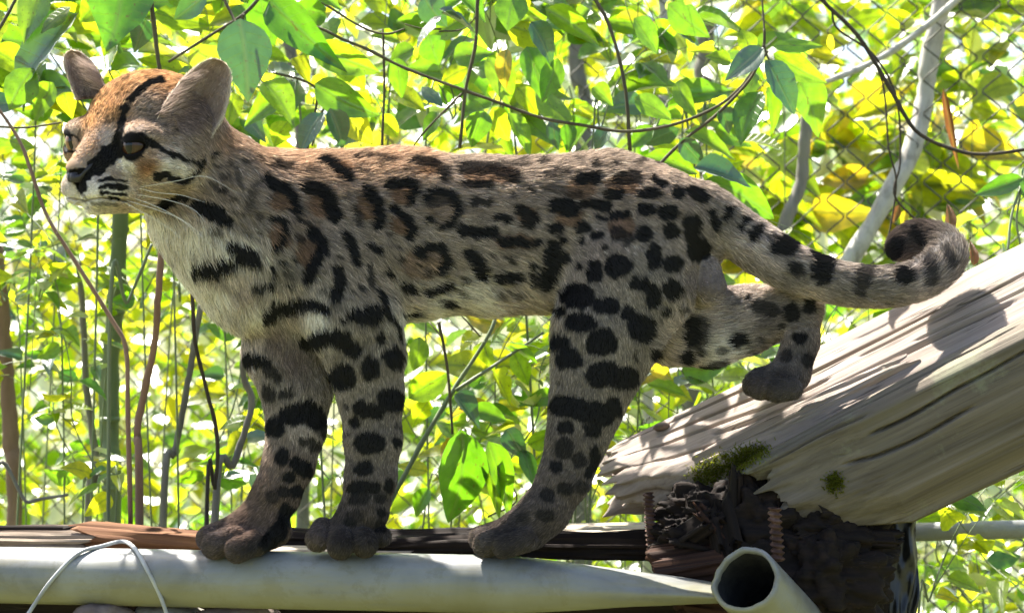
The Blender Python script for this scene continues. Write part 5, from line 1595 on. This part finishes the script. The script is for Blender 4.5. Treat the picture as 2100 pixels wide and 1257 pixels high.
def hero_plant(name, label, cat, twigs, leaves, y, mat='twig', group=None, root=None):
    """twigs: (px list, r0 px, r1 px, y0, y1[, mat]); leaves: (u0,v0,u1,v1,width px,mat[,dy, face])"""
    base = P(*(root or twigs[0][0][0]), y)
    e = empty(name, (base.x, base.y, base.z))
    tag(e, label, cat, group)
    for k, t in enumerate(twigs):
        pts, r0, r1, y0, y1 = t[:5]
        k_ = (CAMD + y0) / CAMD / PXM
        ys = np.linspace(y0, y1, len(pts))
        twig(e, [P(p[0], p[1], yy) for p, yy in zip(pts, ys)], r0 * k_ * .72, r1 * k_ * .72, t[5] if len(t) > 5 else mat, 'stem' if k == 0 else 'branch')
    for l in leaves:
        u0, v0, u1, v1, w, mt = l[:6]
        dy = l[6] if len(l) > 6 else R.uniform(-0.06, 0.06)
        face = l[7] if len(l) > 7 else 0.75
        yy = y + dy
        ln = math.hypot(u1 - u0, v1 - v0)
        k_ = (CAMD + yy) / CAMD / PXM
        dep = ln * k_ * R.uniform(-0.35, 0.35)
        a, b = P(u0, v0, yy), P(u1, v1, yy + dep)
        side = Vector((-(v1 - v0), 0, -(u1 - u0))).normalized()
        if side.z < 0: side = -side
        nr = Vector((0, -1, 0)) * face + Vector((0, 0, 1)) * (1 - face) + side * R.uniform(-0.35, 0.45)
        put_leaf(e, a, b, w * k_ * 1.05, nr, mt)
    return e


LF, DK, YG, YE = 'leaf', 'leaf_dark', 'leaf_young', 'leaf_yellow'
hero_plant('leafy_vine', 'vine with big drooping leaves above and left of the cat\'s far ear', 'vine',
           [([(-40, 120), (10, 40), (40, -20), (60, -90)], 6, 4, 0.3, 0.35), ([(-20, 200), (35, 280), (60, 340), (95, 440), (150, 530), (232, 660), (258, 715), (262, 830), (268, 1080)], 4.5, 7, 0.26, 0.2, 'stem_brown'), ([(-30, 258), (50, 262), (125, 252)], 4, 3, 0.3, 0.28), ([(305, -40), (318, 70), (328, 150)], 7, 6, 0.3, 0.3, 'twig'), ([(345, 128), (420, 80), (500, 30), (545, -20)], 4, 6, 0.28, 0.3)],
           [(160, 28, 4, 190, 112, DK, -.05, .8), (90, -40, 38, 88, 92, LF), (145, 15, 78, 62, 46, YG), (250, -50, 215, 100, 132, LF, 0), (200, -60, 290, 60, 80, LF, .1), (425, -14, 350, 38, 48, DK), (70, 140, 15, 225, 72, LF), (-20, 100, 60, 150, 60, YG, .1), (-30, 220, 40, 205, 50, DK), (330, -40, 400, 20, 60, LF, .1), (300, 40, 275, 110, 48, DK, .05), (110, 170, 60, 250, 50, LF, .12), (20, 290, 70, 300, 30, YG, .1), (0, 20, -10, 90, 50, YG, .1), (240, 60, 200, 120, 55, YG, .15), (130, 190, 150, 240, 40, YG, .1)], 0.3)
hero_plant('leafy_vine', 'vine with a big blue-green leaf just right of the cat\'s near ear', 'vine',
           [([(500, 30), (492, 60), (470, 20), (430, -60)], 4, 5, 0.24, 0.3), ([(555, -30), (600, 40), (660, 60), (700, 80)], 5, 4, 0.3, 0.3), ([(560, 150), (620, 165), (650, 190), (640, 260), (630, 310)], 4, 3, .3, .3), ([(700, 180), (660, 230), (640, 300)], 4, 3, .35, .35)],
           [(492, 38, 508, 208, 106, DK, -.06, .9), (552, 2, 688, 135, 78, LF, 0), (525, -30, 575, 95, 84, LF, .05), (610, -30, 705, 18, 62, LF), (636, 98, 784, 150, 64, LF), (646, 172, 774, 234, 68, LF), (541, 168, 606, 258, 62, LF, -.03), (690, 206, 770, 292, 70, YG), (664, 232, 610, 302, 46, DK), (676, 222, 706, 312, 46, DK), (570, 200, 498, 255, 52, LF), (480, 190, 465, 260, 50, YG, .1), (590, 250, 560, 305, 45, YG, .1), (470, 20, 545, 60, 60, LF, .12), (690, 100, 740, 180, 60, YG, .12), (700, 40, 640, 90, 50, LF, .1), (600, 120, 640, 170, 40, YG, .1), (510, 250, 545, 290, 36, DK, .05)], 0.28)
hero_plant('leafy_vine', 'long diagonal vine with hanging leaves above the cat\'s back', 'vine',
           [([(660, 5), (740, 55), (790, 70), (830, 60)], 4, 3, .32, .3), ([(700, 80), (760, 105), (830, 140), (950, 185), (1020, 210), (1110, 242), (1200, 258), (1290, 270), (1400, 250), (1500, 198), (1575, 105)], 5, 5, .3, .3), ([(980, -20), (975, 90), (955, 185), (943, 305)], 5, 5, .3, .3), ([(785, 60), (788, 180), (783, 310)], 3.5, 4, .33, .33), ([(1215, -10), (1252, 60), (1282, 180), (1292, 310)], 5, 5, .34, .32), ([(950, 190), (880, 260), (840, 310)], 3.5, 3, .3, .32), ([(905, 60), (870, 60), (830, 50)], 3, 2, .3, .3), ([(900, 65), (950, 60), (980, 30)], 3, 2, .3, .3)],
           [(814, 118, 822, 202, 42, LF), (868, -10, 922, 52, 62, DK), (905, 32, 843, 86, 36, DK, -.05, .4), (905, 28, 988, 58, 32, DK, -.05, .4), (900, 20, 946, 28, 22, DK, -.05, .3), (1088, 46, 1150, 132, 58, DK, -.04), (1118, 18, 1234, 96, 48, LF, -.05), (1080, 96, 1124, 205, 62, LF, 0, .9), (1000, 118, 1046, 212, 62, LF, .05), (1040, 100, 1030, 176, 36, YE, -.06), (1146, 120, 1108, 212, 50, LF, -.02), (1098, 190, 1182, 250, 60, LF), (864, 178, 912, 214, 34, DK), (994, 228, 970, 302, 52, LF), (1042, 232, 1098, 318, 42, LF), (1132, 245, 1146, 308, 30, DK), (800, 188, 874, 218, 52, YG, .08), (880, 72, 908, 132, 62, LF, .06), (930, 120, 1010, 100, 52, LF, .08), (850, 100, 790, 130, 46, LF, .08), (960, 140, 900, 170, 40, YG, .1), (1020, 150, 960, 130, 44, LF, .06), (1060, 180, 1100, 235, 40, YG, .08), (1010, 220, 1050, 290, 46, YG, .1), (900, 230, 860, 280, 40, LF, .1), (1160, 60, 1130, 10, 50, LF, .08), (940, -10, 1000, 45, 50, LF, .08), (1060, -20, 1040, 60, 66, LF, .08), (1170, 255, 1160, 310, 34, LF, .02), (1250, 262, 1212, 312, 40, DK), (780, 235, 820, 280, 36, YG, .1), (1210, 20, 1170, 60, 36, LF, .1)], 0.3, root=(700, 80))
hero_plant('leafy_vine', 'drooping sprig of green and blue-grey leaves above the cat\'s rump', 'vine',
           [([(1568, 60), (1565, 100), (1540, 160), (1470, 235), (1400, 290), (1340, 350)], 4, 5, .28, .3), ([(1568, 100), (1580, 130), (1600, 160)], 3, 2, .28, .28), ([(1560, -30), (1566, 40), (1568, 100)], 3, 3, .3, .28)],
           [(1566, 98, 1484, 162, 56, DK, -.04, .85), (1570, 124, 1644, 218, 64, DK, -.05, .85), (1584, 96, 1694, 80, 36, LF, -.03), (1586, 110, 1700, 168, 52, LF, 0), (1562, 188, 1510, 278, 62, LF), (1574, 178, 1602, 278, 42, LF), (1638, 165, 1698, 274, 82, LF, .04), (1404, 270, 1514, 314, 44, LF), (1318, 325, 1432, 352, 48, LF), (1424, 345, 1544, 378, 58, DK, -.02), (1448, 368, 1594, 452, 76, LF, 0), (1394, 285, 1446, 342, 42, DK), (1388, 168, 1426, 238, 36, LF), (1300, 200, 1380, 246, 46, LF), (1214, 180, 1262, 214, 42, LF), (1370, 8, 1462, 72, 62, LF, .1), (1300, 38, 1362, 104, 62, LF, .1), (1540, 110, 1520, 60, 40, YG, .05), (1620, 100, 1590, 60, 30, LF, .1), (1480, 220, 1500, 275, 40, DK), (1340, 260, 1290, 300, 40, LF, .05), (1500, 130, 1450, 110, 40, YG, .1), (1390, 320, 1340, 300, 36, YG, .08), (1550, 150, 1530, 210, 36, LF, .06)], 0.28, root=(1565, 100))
hero_plant('sapling', 'sapling with one large hanging leaf between fore and hind legs', 'sapling',
           [([(760, 1120), (800, 1030), (870, 900), (930, 800), (1000, 690), (1020, 640)], 9, 5, .28, .34, 'stem_green'), ([(935, 800), (1020, 745), (1115, 682)], 6, 4, .3, .34, 'stem_green'), ([(900, 660), (918, 760), (928, 890)], 4.5, 4, .25, .25, 'twig'), ([(905, 690), (880, 660)], 3, 2, .26, .3), ([(985, 690), (940, 640)], 3, 2, .3, .3), ([(1000, 1060), (1060, 1020), (1000, 930)], 3, 2, .28, .28)],
           [(946, 880, 930, 1092, 100, LF, -.06, .92), (1000, 904, 1068, 1068, 52, LF, -.04, .8), (994, 925, 1032, 1062, 46, LF, -.02), (918, 765, 830, 828, 58, LF, -.02), (932, 808, 992, 872, 46, DK), (1040, 878, 1078, 948, 46, DK, .04), (1070, 920, 1098, 1000, 36, LF, .04), (960, 840, 1040, 860, 40, LF, .06), (860, 690, 850, 760, 40, LF, .1), (1010, 760, 1060, 830, 46, YG, .1), (990, 700, 1010, 760, 40, YG, .1), (940, 900, 900, 860, 30, LF, .08), (1050, 720, 1085, 790, 40, YG, .12), (880, 1000, 850, 1060, 36, LF, .08), (880, 820, 850, 880, 40, YG, .12)], 0.28)
hero_plant('climbing_vine', 'bare dark vine sweeping across the wire fence at upper right', 'vine',
           [([(1670, -30), (1690, 5), (1760, 75), (1830, 190), (1880, 270), (1960, 308), (2030, 316), (2160, 298)], 7, 5, .6, .55, 'twig_dark'), ([(1705, 15), (1718, 60), (1790, 112), (1838, 200), (1846, 330), (1834, 400), (1885, 458)], 3.5, 3, .6, .6, 'twig_dark'), ([(1768, 85), (1810, 170), (1822, 300), (1838, 380), (1820, 500)], 3, 2.5, .6, .6, 'twig_dark')],
           [(1934, 180, 1966, 352, 16, 'leaf_dry', .1), (1700, 70, 1712, 105, 22, YE), (1845, 420, 1830, 460, 18, 'leaf_dry'), (1860, 430, 1850, 470, 18, YE)], 0.6)
hero_plant('sapling', 'small sapling with a green leaf pair at the far right edge', 'sapling',
           [([(2066, 520), (2075, 440), (2098, 370), (2110, 300)], 4, 4, .15, .2, 'stem_green'), ([(2096, 520), (2085, 450), (2098, 372)], 3, 3, .2, .2, 'stem_green')],
           [(2098, 366, 1998, 392, 40, LF, 0, .6), (2100, 362, 2150, 430, 50, LF, 0), (2095, 360, 2140, 345, 26, DK), (2100, 370, 2120, 420, 46, LF)], 0.18)
for k, (pts, r0, r1, y, mt, lab, nm) in enumerate([
        ([(232, 1100), (226, 900), (224, 760), (240, 600), (246, 430), (250, 300)], 21, 17, .8, 'stem_green', 'thick grey-green bamboo-like stem standing left below the cat\'s head', 'bamboo'),
        ([(286, 1090), (282, 900), (290, 830), (315, 720), (322, 640), (330, 540), (345, 400)], 9, 6, .24, 'stem_brown', 'smooth pinkish-brown sapling stem left of the front legs', 'sapling'),
        ([(334, 1090), (360, 920), (390, 760), (410, 640), (440, 480)], 8, 6, .5, 'stem_grey', 'slim grey stem leaning right behind the foremost leg', 'sapling'),
        ([(424, 1080), (440, 1000), (446, 900), (424, 800), (400, 700), (394, 610), (380, 500)], 4.5, 4, .3, 'twig_dark', 'thin dark wiry twig left of the foremost leg', 'twig'),
        ([(440, 1090), (480, 950), (516, 830), (498, 760), (510, 640)], 9, 6, .42, 'stem_grey', 'crooked grey sapling stem right beside the foremost leg', 'sapling'),
        ([(30, 1100), (22, 900), (8, 700), (-10, 500)], 17, 15, 1.0, 'stem_brown', 'rough brown trunk at the far left edge behind the wire', 'trunk'),
        ([(180, 1090), (200, 980), (178, 800), (170, 640), (160, 540)], 9, 6, .8, 'stem_grey', 'pale grey stem between bamboo stem and left trunk', 'sapling'),
        ([(225, 700), (262, 620), (312, 500)], 5, 3, .3, 'stem_green', 'short green shoot rising to the right of the bamboo stem', 'twig'),
        ([(-20, 1075), (60, 1030), (140, 1014)], 5, 3, .35, 'stem_grey', 'bare pale twig low at the left edge above the plank', 'twig'),
        ([(1945, -60), (1908, 110), (1897, 200), (1872, 300), (1822, 400), (1745, 530), (1640, 700), (1600, 1100)], 20, 17, 1.2, 'bark_pale', 'pale leaning tree trunk behind the wire fence at right', 'tree_trunk'),
        ([(1672, 150), (1650, 290), (1642, 380), (1606, 480), (1590, 700), (1590, 1000)], 13, 13, 1.22, 'stem_grey', 'mottled grey trunk behind the fence above the tail', 'tree_trunk'),
        ([(1690, 170), (1790, 128), (1880, 70), (1975, -10)], 6, 8, 1.15, 'bark_pale', 'pale bare branch slanting up across the fence at upper right', 'branch'),
        ([(1420, 420), (1440, 200), (1450, 20), (1470, -60)], 22, 16, 2.2, 'stem_grey', 'blurred grey trunk far behind the rump', 'tree_trunk'),
        ([(1330, 500), (1345, 300), (1370, 120), (1350, -60)], 14, 10, 2.4, 'bark_pale', 'pale thin trunk far behind the back', 'tree_trunk'),
        ([(1195, 420), (1200, 230), (1180, 120), (1190, -60)], 20, 14, 2.3, 'stem_grey', 'grey trunk far behind the middle of the back', 'tree_trunk'),
        ([(620, 420), (612, 200), (590, 60), (600, -60)], 16, 12, 1.9, 'stem_grey', 'grey trunk far behind the shoulders', 'tree_trunk')]):
    y_ = y
    if nm == 'branch':                       # a limb of the pale trunk
        k_ = (CAMD + y_) / CAMD / PXM
        twig(pale, [P(p[0], p[1], y_ + 0.02 * math.sin(i_)) for i_, p in enumerate(pts)], r0 * k_, r1 * k_, mt, 'branch', 8, n=24)
        continue
    e = empty(nm, P(pts[0][0], pts[0][1], y_))
    if 'pale leaning' in lab: pale = e
    tag(e, lab, 'stem' if 'trunk' not in nm else 'trunk')
    k_ = (CAMD + y_) / CAMD / PXM
    wp = [P(p[0], p[1], y_ + 0.02 * math.sin(i_)) for i_, p in enumerate(pts)]
    if pts[0][1] > pts[-1][1]:
        g0 = wp[0].copy(); g0.z = 0; wp = [g0] + wp
    tw = twig(e, wp, r0 * k_, r1 * k_, mt, 'stem', 12 if r0 > 10 else 8, n=40)
    if nm == 'bamboo':
        for vv in (470, 640, 860, 1000):
            c_ = P(np.interp(vv, [300, 430, 600, 760, 900, 1100], [250, 246, 240, 224, 226, 232]), vv, y_)
            V, F = tube(np.array([c_ + Vector((0, 0, -.004)), c_, c_ + Vector((0, 0, .004))]) - np.array(e.location), [19 * k_, 22 * k_, 19 * k_], 14)
            obj('node_ring', mesh_mixed('node_ring', V, F), M['stem_green'], e)

# dry leaves stuck behind the log
for (u0, v0, u1, v1, w, y, lab) in [(1945, 478, 1948, 412, 26, 0.12, 'red-brown dry leaf standing up behind the tail curl'), (1996, 545, 1996, 484, 20, 0.10, 'small reddish dry leaf right of the tail curl')]:
    k_ = (CAMD + y) / CAMD / PXM
    o = put_leaf(None, P(u0, v0, y), P(u1, v1, y + .01), w * k_, (0.2, -1, .2), 'leaf_dry', name='dry_leaf')
    tag(o, lab, 'leaf')

# ---- shrubs: several stems each, leaves along them
def shrub(name, label, rect, y0, y1, nst, nleaf, size, pal, stem='stem_green', r=0.0017, droop=0.5, wr=0.5, group=None, cat='shrub', up=False):
    u0, v0, u1, v1 = rect
    ym = (y0 + y1) / 2
    c = P((u0 + u1) / 2, 900, ym)
    e = empty(name, (c.x, c.y, 0))
    tag(e, label, cat, group)
    paths = []
    for k in range(nst):
        y = R.uniform(y0, y1)
        ub = u0 + (u1 - u0) * (k + R.random()) / nst
        lean = R.uniform(-0.6, 0.6) * (v1 - v0)
        pts = [P(ub + lean * t + R.uniform(-32, 32), v1 + (v0 - v1) * t, y + 0.05 * R.uniform(-1, 1)) for t in (0, .25, .5, .75, 1)]
        if not up:
            g = pts[0].copy(); g.z = 0.0; g.x += R.uniform(-.1, .1)
            pts = [g] + pts
        twig(e, pts, r * R.uniform(.8, 1.3), r * 0.4, stem, 'stem', 5)
        pa = smooth_path(np.array([tuple(p) for p in pts]), 40)
        paths.append(pa[8 if not up else 0:])
        for b in range(4):
            i_ = R.randrange(4, len(paths[-1]) - 6)
            p = Vector(paths[-1][i_])
            d = Vector((R.uniform(-1, 1), R.uniform(-.4, .4), R.uniform(.1, .8))).normalized() * R.uniform(.1, .28)
            q = [p, p + d * .5 + Vector((0, 0, .01)), p + d + Vector((0, 0, -.02))]
            twig(e, q, r * .45, r * .22, stem, 'branch', 4, 7)
            paths.append(smooth_path(np.array([tuple(x) for x in q]), 12))
    wts = [len(p) for p in paths]
    for k in range(nleaf):
        pa = R.choices(paths, wts)[0]
        p = Vector(pa[R.randrange(len(pa))])
        a = R.uniform(0, 2 * math.pi)
        d = Vector((math.cos(a), 0.7 * math.sin(a), R.uniform(-droop, 0.35)))
        d.normalize()
        ln = R.uniform(*size) * 1.2
        b = p + d * ln * 0.25
        nr = Vector((R.gauss(0, .5), R.gauss(-.25, .5), 1.0 + R.gauss(0, .3)))
        if R.random() < 0.45: nr = Vector((R.gauss(0, .4), -1, R.gauss(.3, .4)))
        put_leaf(e, b, b + d * ln, ln * wr * R.uniform(.8, 1.25), nr, R.choices([x[0] for x in pal], [x[1] for x in pal])[0])
    return e


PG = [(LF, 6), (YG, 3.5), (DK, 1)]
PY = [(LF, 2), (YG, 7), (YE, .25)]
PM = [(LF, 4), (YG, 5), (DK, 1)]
shrub('leafy_shrub', 'broad-leaved shrub crown filling the top left corner', (-80, -80, 480, 330), .5, .9, 7, 130, (.05, .085), PG)
shrub('leafy_shrub', 'small-leaved shrub at the left edge below the cat\'s chin', (-60, 300, 420, 720), .4, .9, 4, 190, (.028, .05), PM)
shrub('leafy_shrub', 'small-leaved undergrowth shrub low at left above the planks', (-60, 640, 560, 1100), .32, .8, 5, 230, (.022, .042), PM)
shrub('leafy_shrub', 'shrub crown behind the cat\'s shoulders at the top', (470, -80, 860, 350), .45, .85, 4, 120, (.05, .08), PG)
shrub('leafy_shrub', 'shrub crown behind the middle of the cat\'s back', (840, -80, 1220, 350), .45, .9, 4, 120, (.05, .08), PG)
shrub('leafy_shrub', 'shrub with sparse leaves above the cat\'s hips', (1180, -80, 1520, 380), .5, 1.0, 5, 85, (.045, .075), PG)
shrub('leafy_shrub', 'yellow-green shrub under the cat\'s belly', (800, 620, 1170, 1110), .4, .85, 4, 130, (.035, .06), PY)
shrub('leafy_shrub', 'shrub between the hind leg and the split log', (1230, 560, 1760, 1000), .4, .8, 6, 95, (.04, .07), PG)
shrub('leafy_shrub', 'yellow-green shrub below the log at lower right', (1790, 960, 2160, 1320), .22, .75, 5, 150, (.03, .055), PY)
shrub('leafy_shrub', 'low weeds seen through the gap under the log end', (1160, 880, 1420, 1100), .35, .8, 4, 45, (.025, .045), PY)
shrub('leafy_shrub', 'dense yellow-green shrub behind the chest and front legs', (380, 560, 860, 1110), .55, 1.0, 4, 170, (.035, .06), PM)

# ---- chain-link fence
def steel_mat():
    m, nt, out = new_mat('fence_wire')
    b = N(nt, 'ShaderNodeBsdfPrincipled', in_Roughness=0.6, in_Metallic=0.1)
    tc = N(nt, 'ShaderNodeTexCoord'); nz = N(nt, 'ShaderNodeTexNoise', in_Scale=30.0, in_Detail=4.0); L(nt, tc.outputs['Object'], nz.inputs[0])
    L(nt, ramp(nt, [(0.3, (0.05, 0.05, 0.03)), (0.7, (0.12, 0.115, 0.09))], nz.outputs[0]).outputs[0], b.inputs['Base Color'])
    L(nt, b.outputs[0], out.inputs[0]); return m


M['wire'] = steel_mat()
fa, fb = Vector((-1.75, 2.0, 0.0)), Vector((1.75, 0.85, 0.0))
fence = empty('wire_fence', fa)
tag(fence, 'chain-link wire fence running behind the plants', 'fence')
fx = (fb - fa).normalized(); flen = (fb - fa).length
fence.rotation_euler = (0, 0, math.atan2(fx.y, fx.x))
CW, CH = 0.036, 0.062
nb = 74
wm = []
for ph_ in (0, 1):
    k = np.arange(nb + 1)
    xz = np.stack([np.where((k + ph_) % 2 == 0, 0.0, CW) + 0.0, np.where((k + ph_) % 2 == 0, -1, 1) * 0.0015, k * CH / 2 + 0.35], -1)
    pts = []
    for a, b in zip(xz[:-1], xz[1:]):
        for t in (0.08, 0.5, 0.92): pts.append(a + (b - a) * t)
    V, F = tube(np.array(pts), 0.0016, 4, cap=False)
    wm.append(mesh_np('wire', V, F, smooth=True)); wm[-1].materials.append(M['wire'])
for i_ in range(int(flen / CW)):
    o = obj('wire', wm[i_ % 2], None, fence, (i_ * CW * 0.985, R.uniform(-.004, .004), R.uniform(-.004, .004)))
    o.rotation_euler = (0, R.uniform(-.006, .006), 0)
for xx in (0.05, 3.62):
    V, F = tube(np.array([(xx, .03, 0), (xx, .03, 2.8)]), 0.016, 12)
    obj('post', mesh_mixed('post', V, F), M['stem_grey'], fence)

shrub('leafy_shrub', 'bright yellow shrub behind the fence at the top right corner', (1500, -80, 2180, 300), 1.5, 2.3, 6, 170, (.06, .1), PY)
shrub('leafy_shrub', 'glowing yellow shrub behind the fence above the tail', (1520, 230, 2000, 640), 1.5, 2.3, 5, 240, (.08, .13), [(YG, 7), (YE, 2), (LF, .6)])
shrub('leafy_shrub', 'pale shrub behind the fence at far left', (-120, 300, 500, 1120), 1.5, 2.3, 4, 200, (.05, .08), PM)

# ---- the mass of foliage beyond
def leaf_mass(name, label, n, xr, yr, zr, size, tone, seed, thr=0.0, ns=1.2, gloss=None):
    r = np.random.default_rng(seed)
    pts = []
    need = n
    while need > 0:
        p = np.stack([r.uniform(*xr, n), r.uniform(*yr, n), r.uniform(*zr, n)], -1)
        keep = fbm(p[:, 0] * ns, p[:, 1] * ns, p[:, 2] * ns, s=seed, o=3) > thr
        p = p[keep]; pts.append(p); need -= len(p)
    p = np.vstack(pts)[:n]
    ln = r.uniform(*size, n)
    d = r.normal(0, 1, (n, 3)); d[:, 2] -= 0.4; d /= np.linalg.norm(d, axis=1)[:, None]
    nm = r.normal(0, .7, (n, 3)) + np.array([0, -0.4, 0.9]); nm -= (nm * d).sum(1)[:, None] * d; nm /= np.linalg.norm(nm, axis=1)[:, None]
    sd = np.cross(nm, d) * (ln * r.uniform(.22, .34, n))[:, None]; d = d * ln[:, None]
    fold = nm * (ln * 0.08)[:, None]
    q = np.stack([p, p + d * .3 + sd * .85 + fold, p + d * .65 + sd * .75 + fold, p + d, p + d * .65 - sd * .75 + fold, p + d * .3 - sd * .85 + fold], 1).reshape(-1, 3)
    k = np.arange(n)[:, None] * 6
    F = np.vstack([k + np.array([[0, 1, 2, 3]]), k + np.array([[0, 3, 4, 5]])])
    me = mesh_np(name, q, F)
    tn = np.clip(r.normal(tone[0], tone[1], n) + 0.2 * noise(p[:, 0] * .9, p[:, 1] * .9, p[:, 2] * .9, s=seed + 4), 0, 1)
    at = me.attributes.new('tone', 'FLOAT', 'POINT'); at.data.foreach_set('value', np.repeat(tn, 6).astype(np.float32))
    o = obj(name, me, M['mass'])
    return tag(o, label, 'foliage', kind='stuff')


leaf_mass('distant_thicket', 'hazy mass of yellow-green leaves beyond the fence', 7500, (-3.0, 3.2), (2.5, 5.0), (0.0, 2.9), (.08, .15), (.72, .25), 301, -0.05, 1.6)
leaf_mass('distant_thicket', 'far wall of blurred tree foliage closing the background', 11000, (-6.5, 6.5), (6.0, 11.0), (0.0, 4.2), (.14, .28), (.6, .25), 302, -0.12, .8)
leaf_mass('undergrowth', 'tangled low weeds and leaf litter under the shrubs', 9000, (-2.2, 2.2), (0.5, 3.0), (0.0, 0.75), (.03, .07), (.5, .25), 303, -0.3, 2.0)
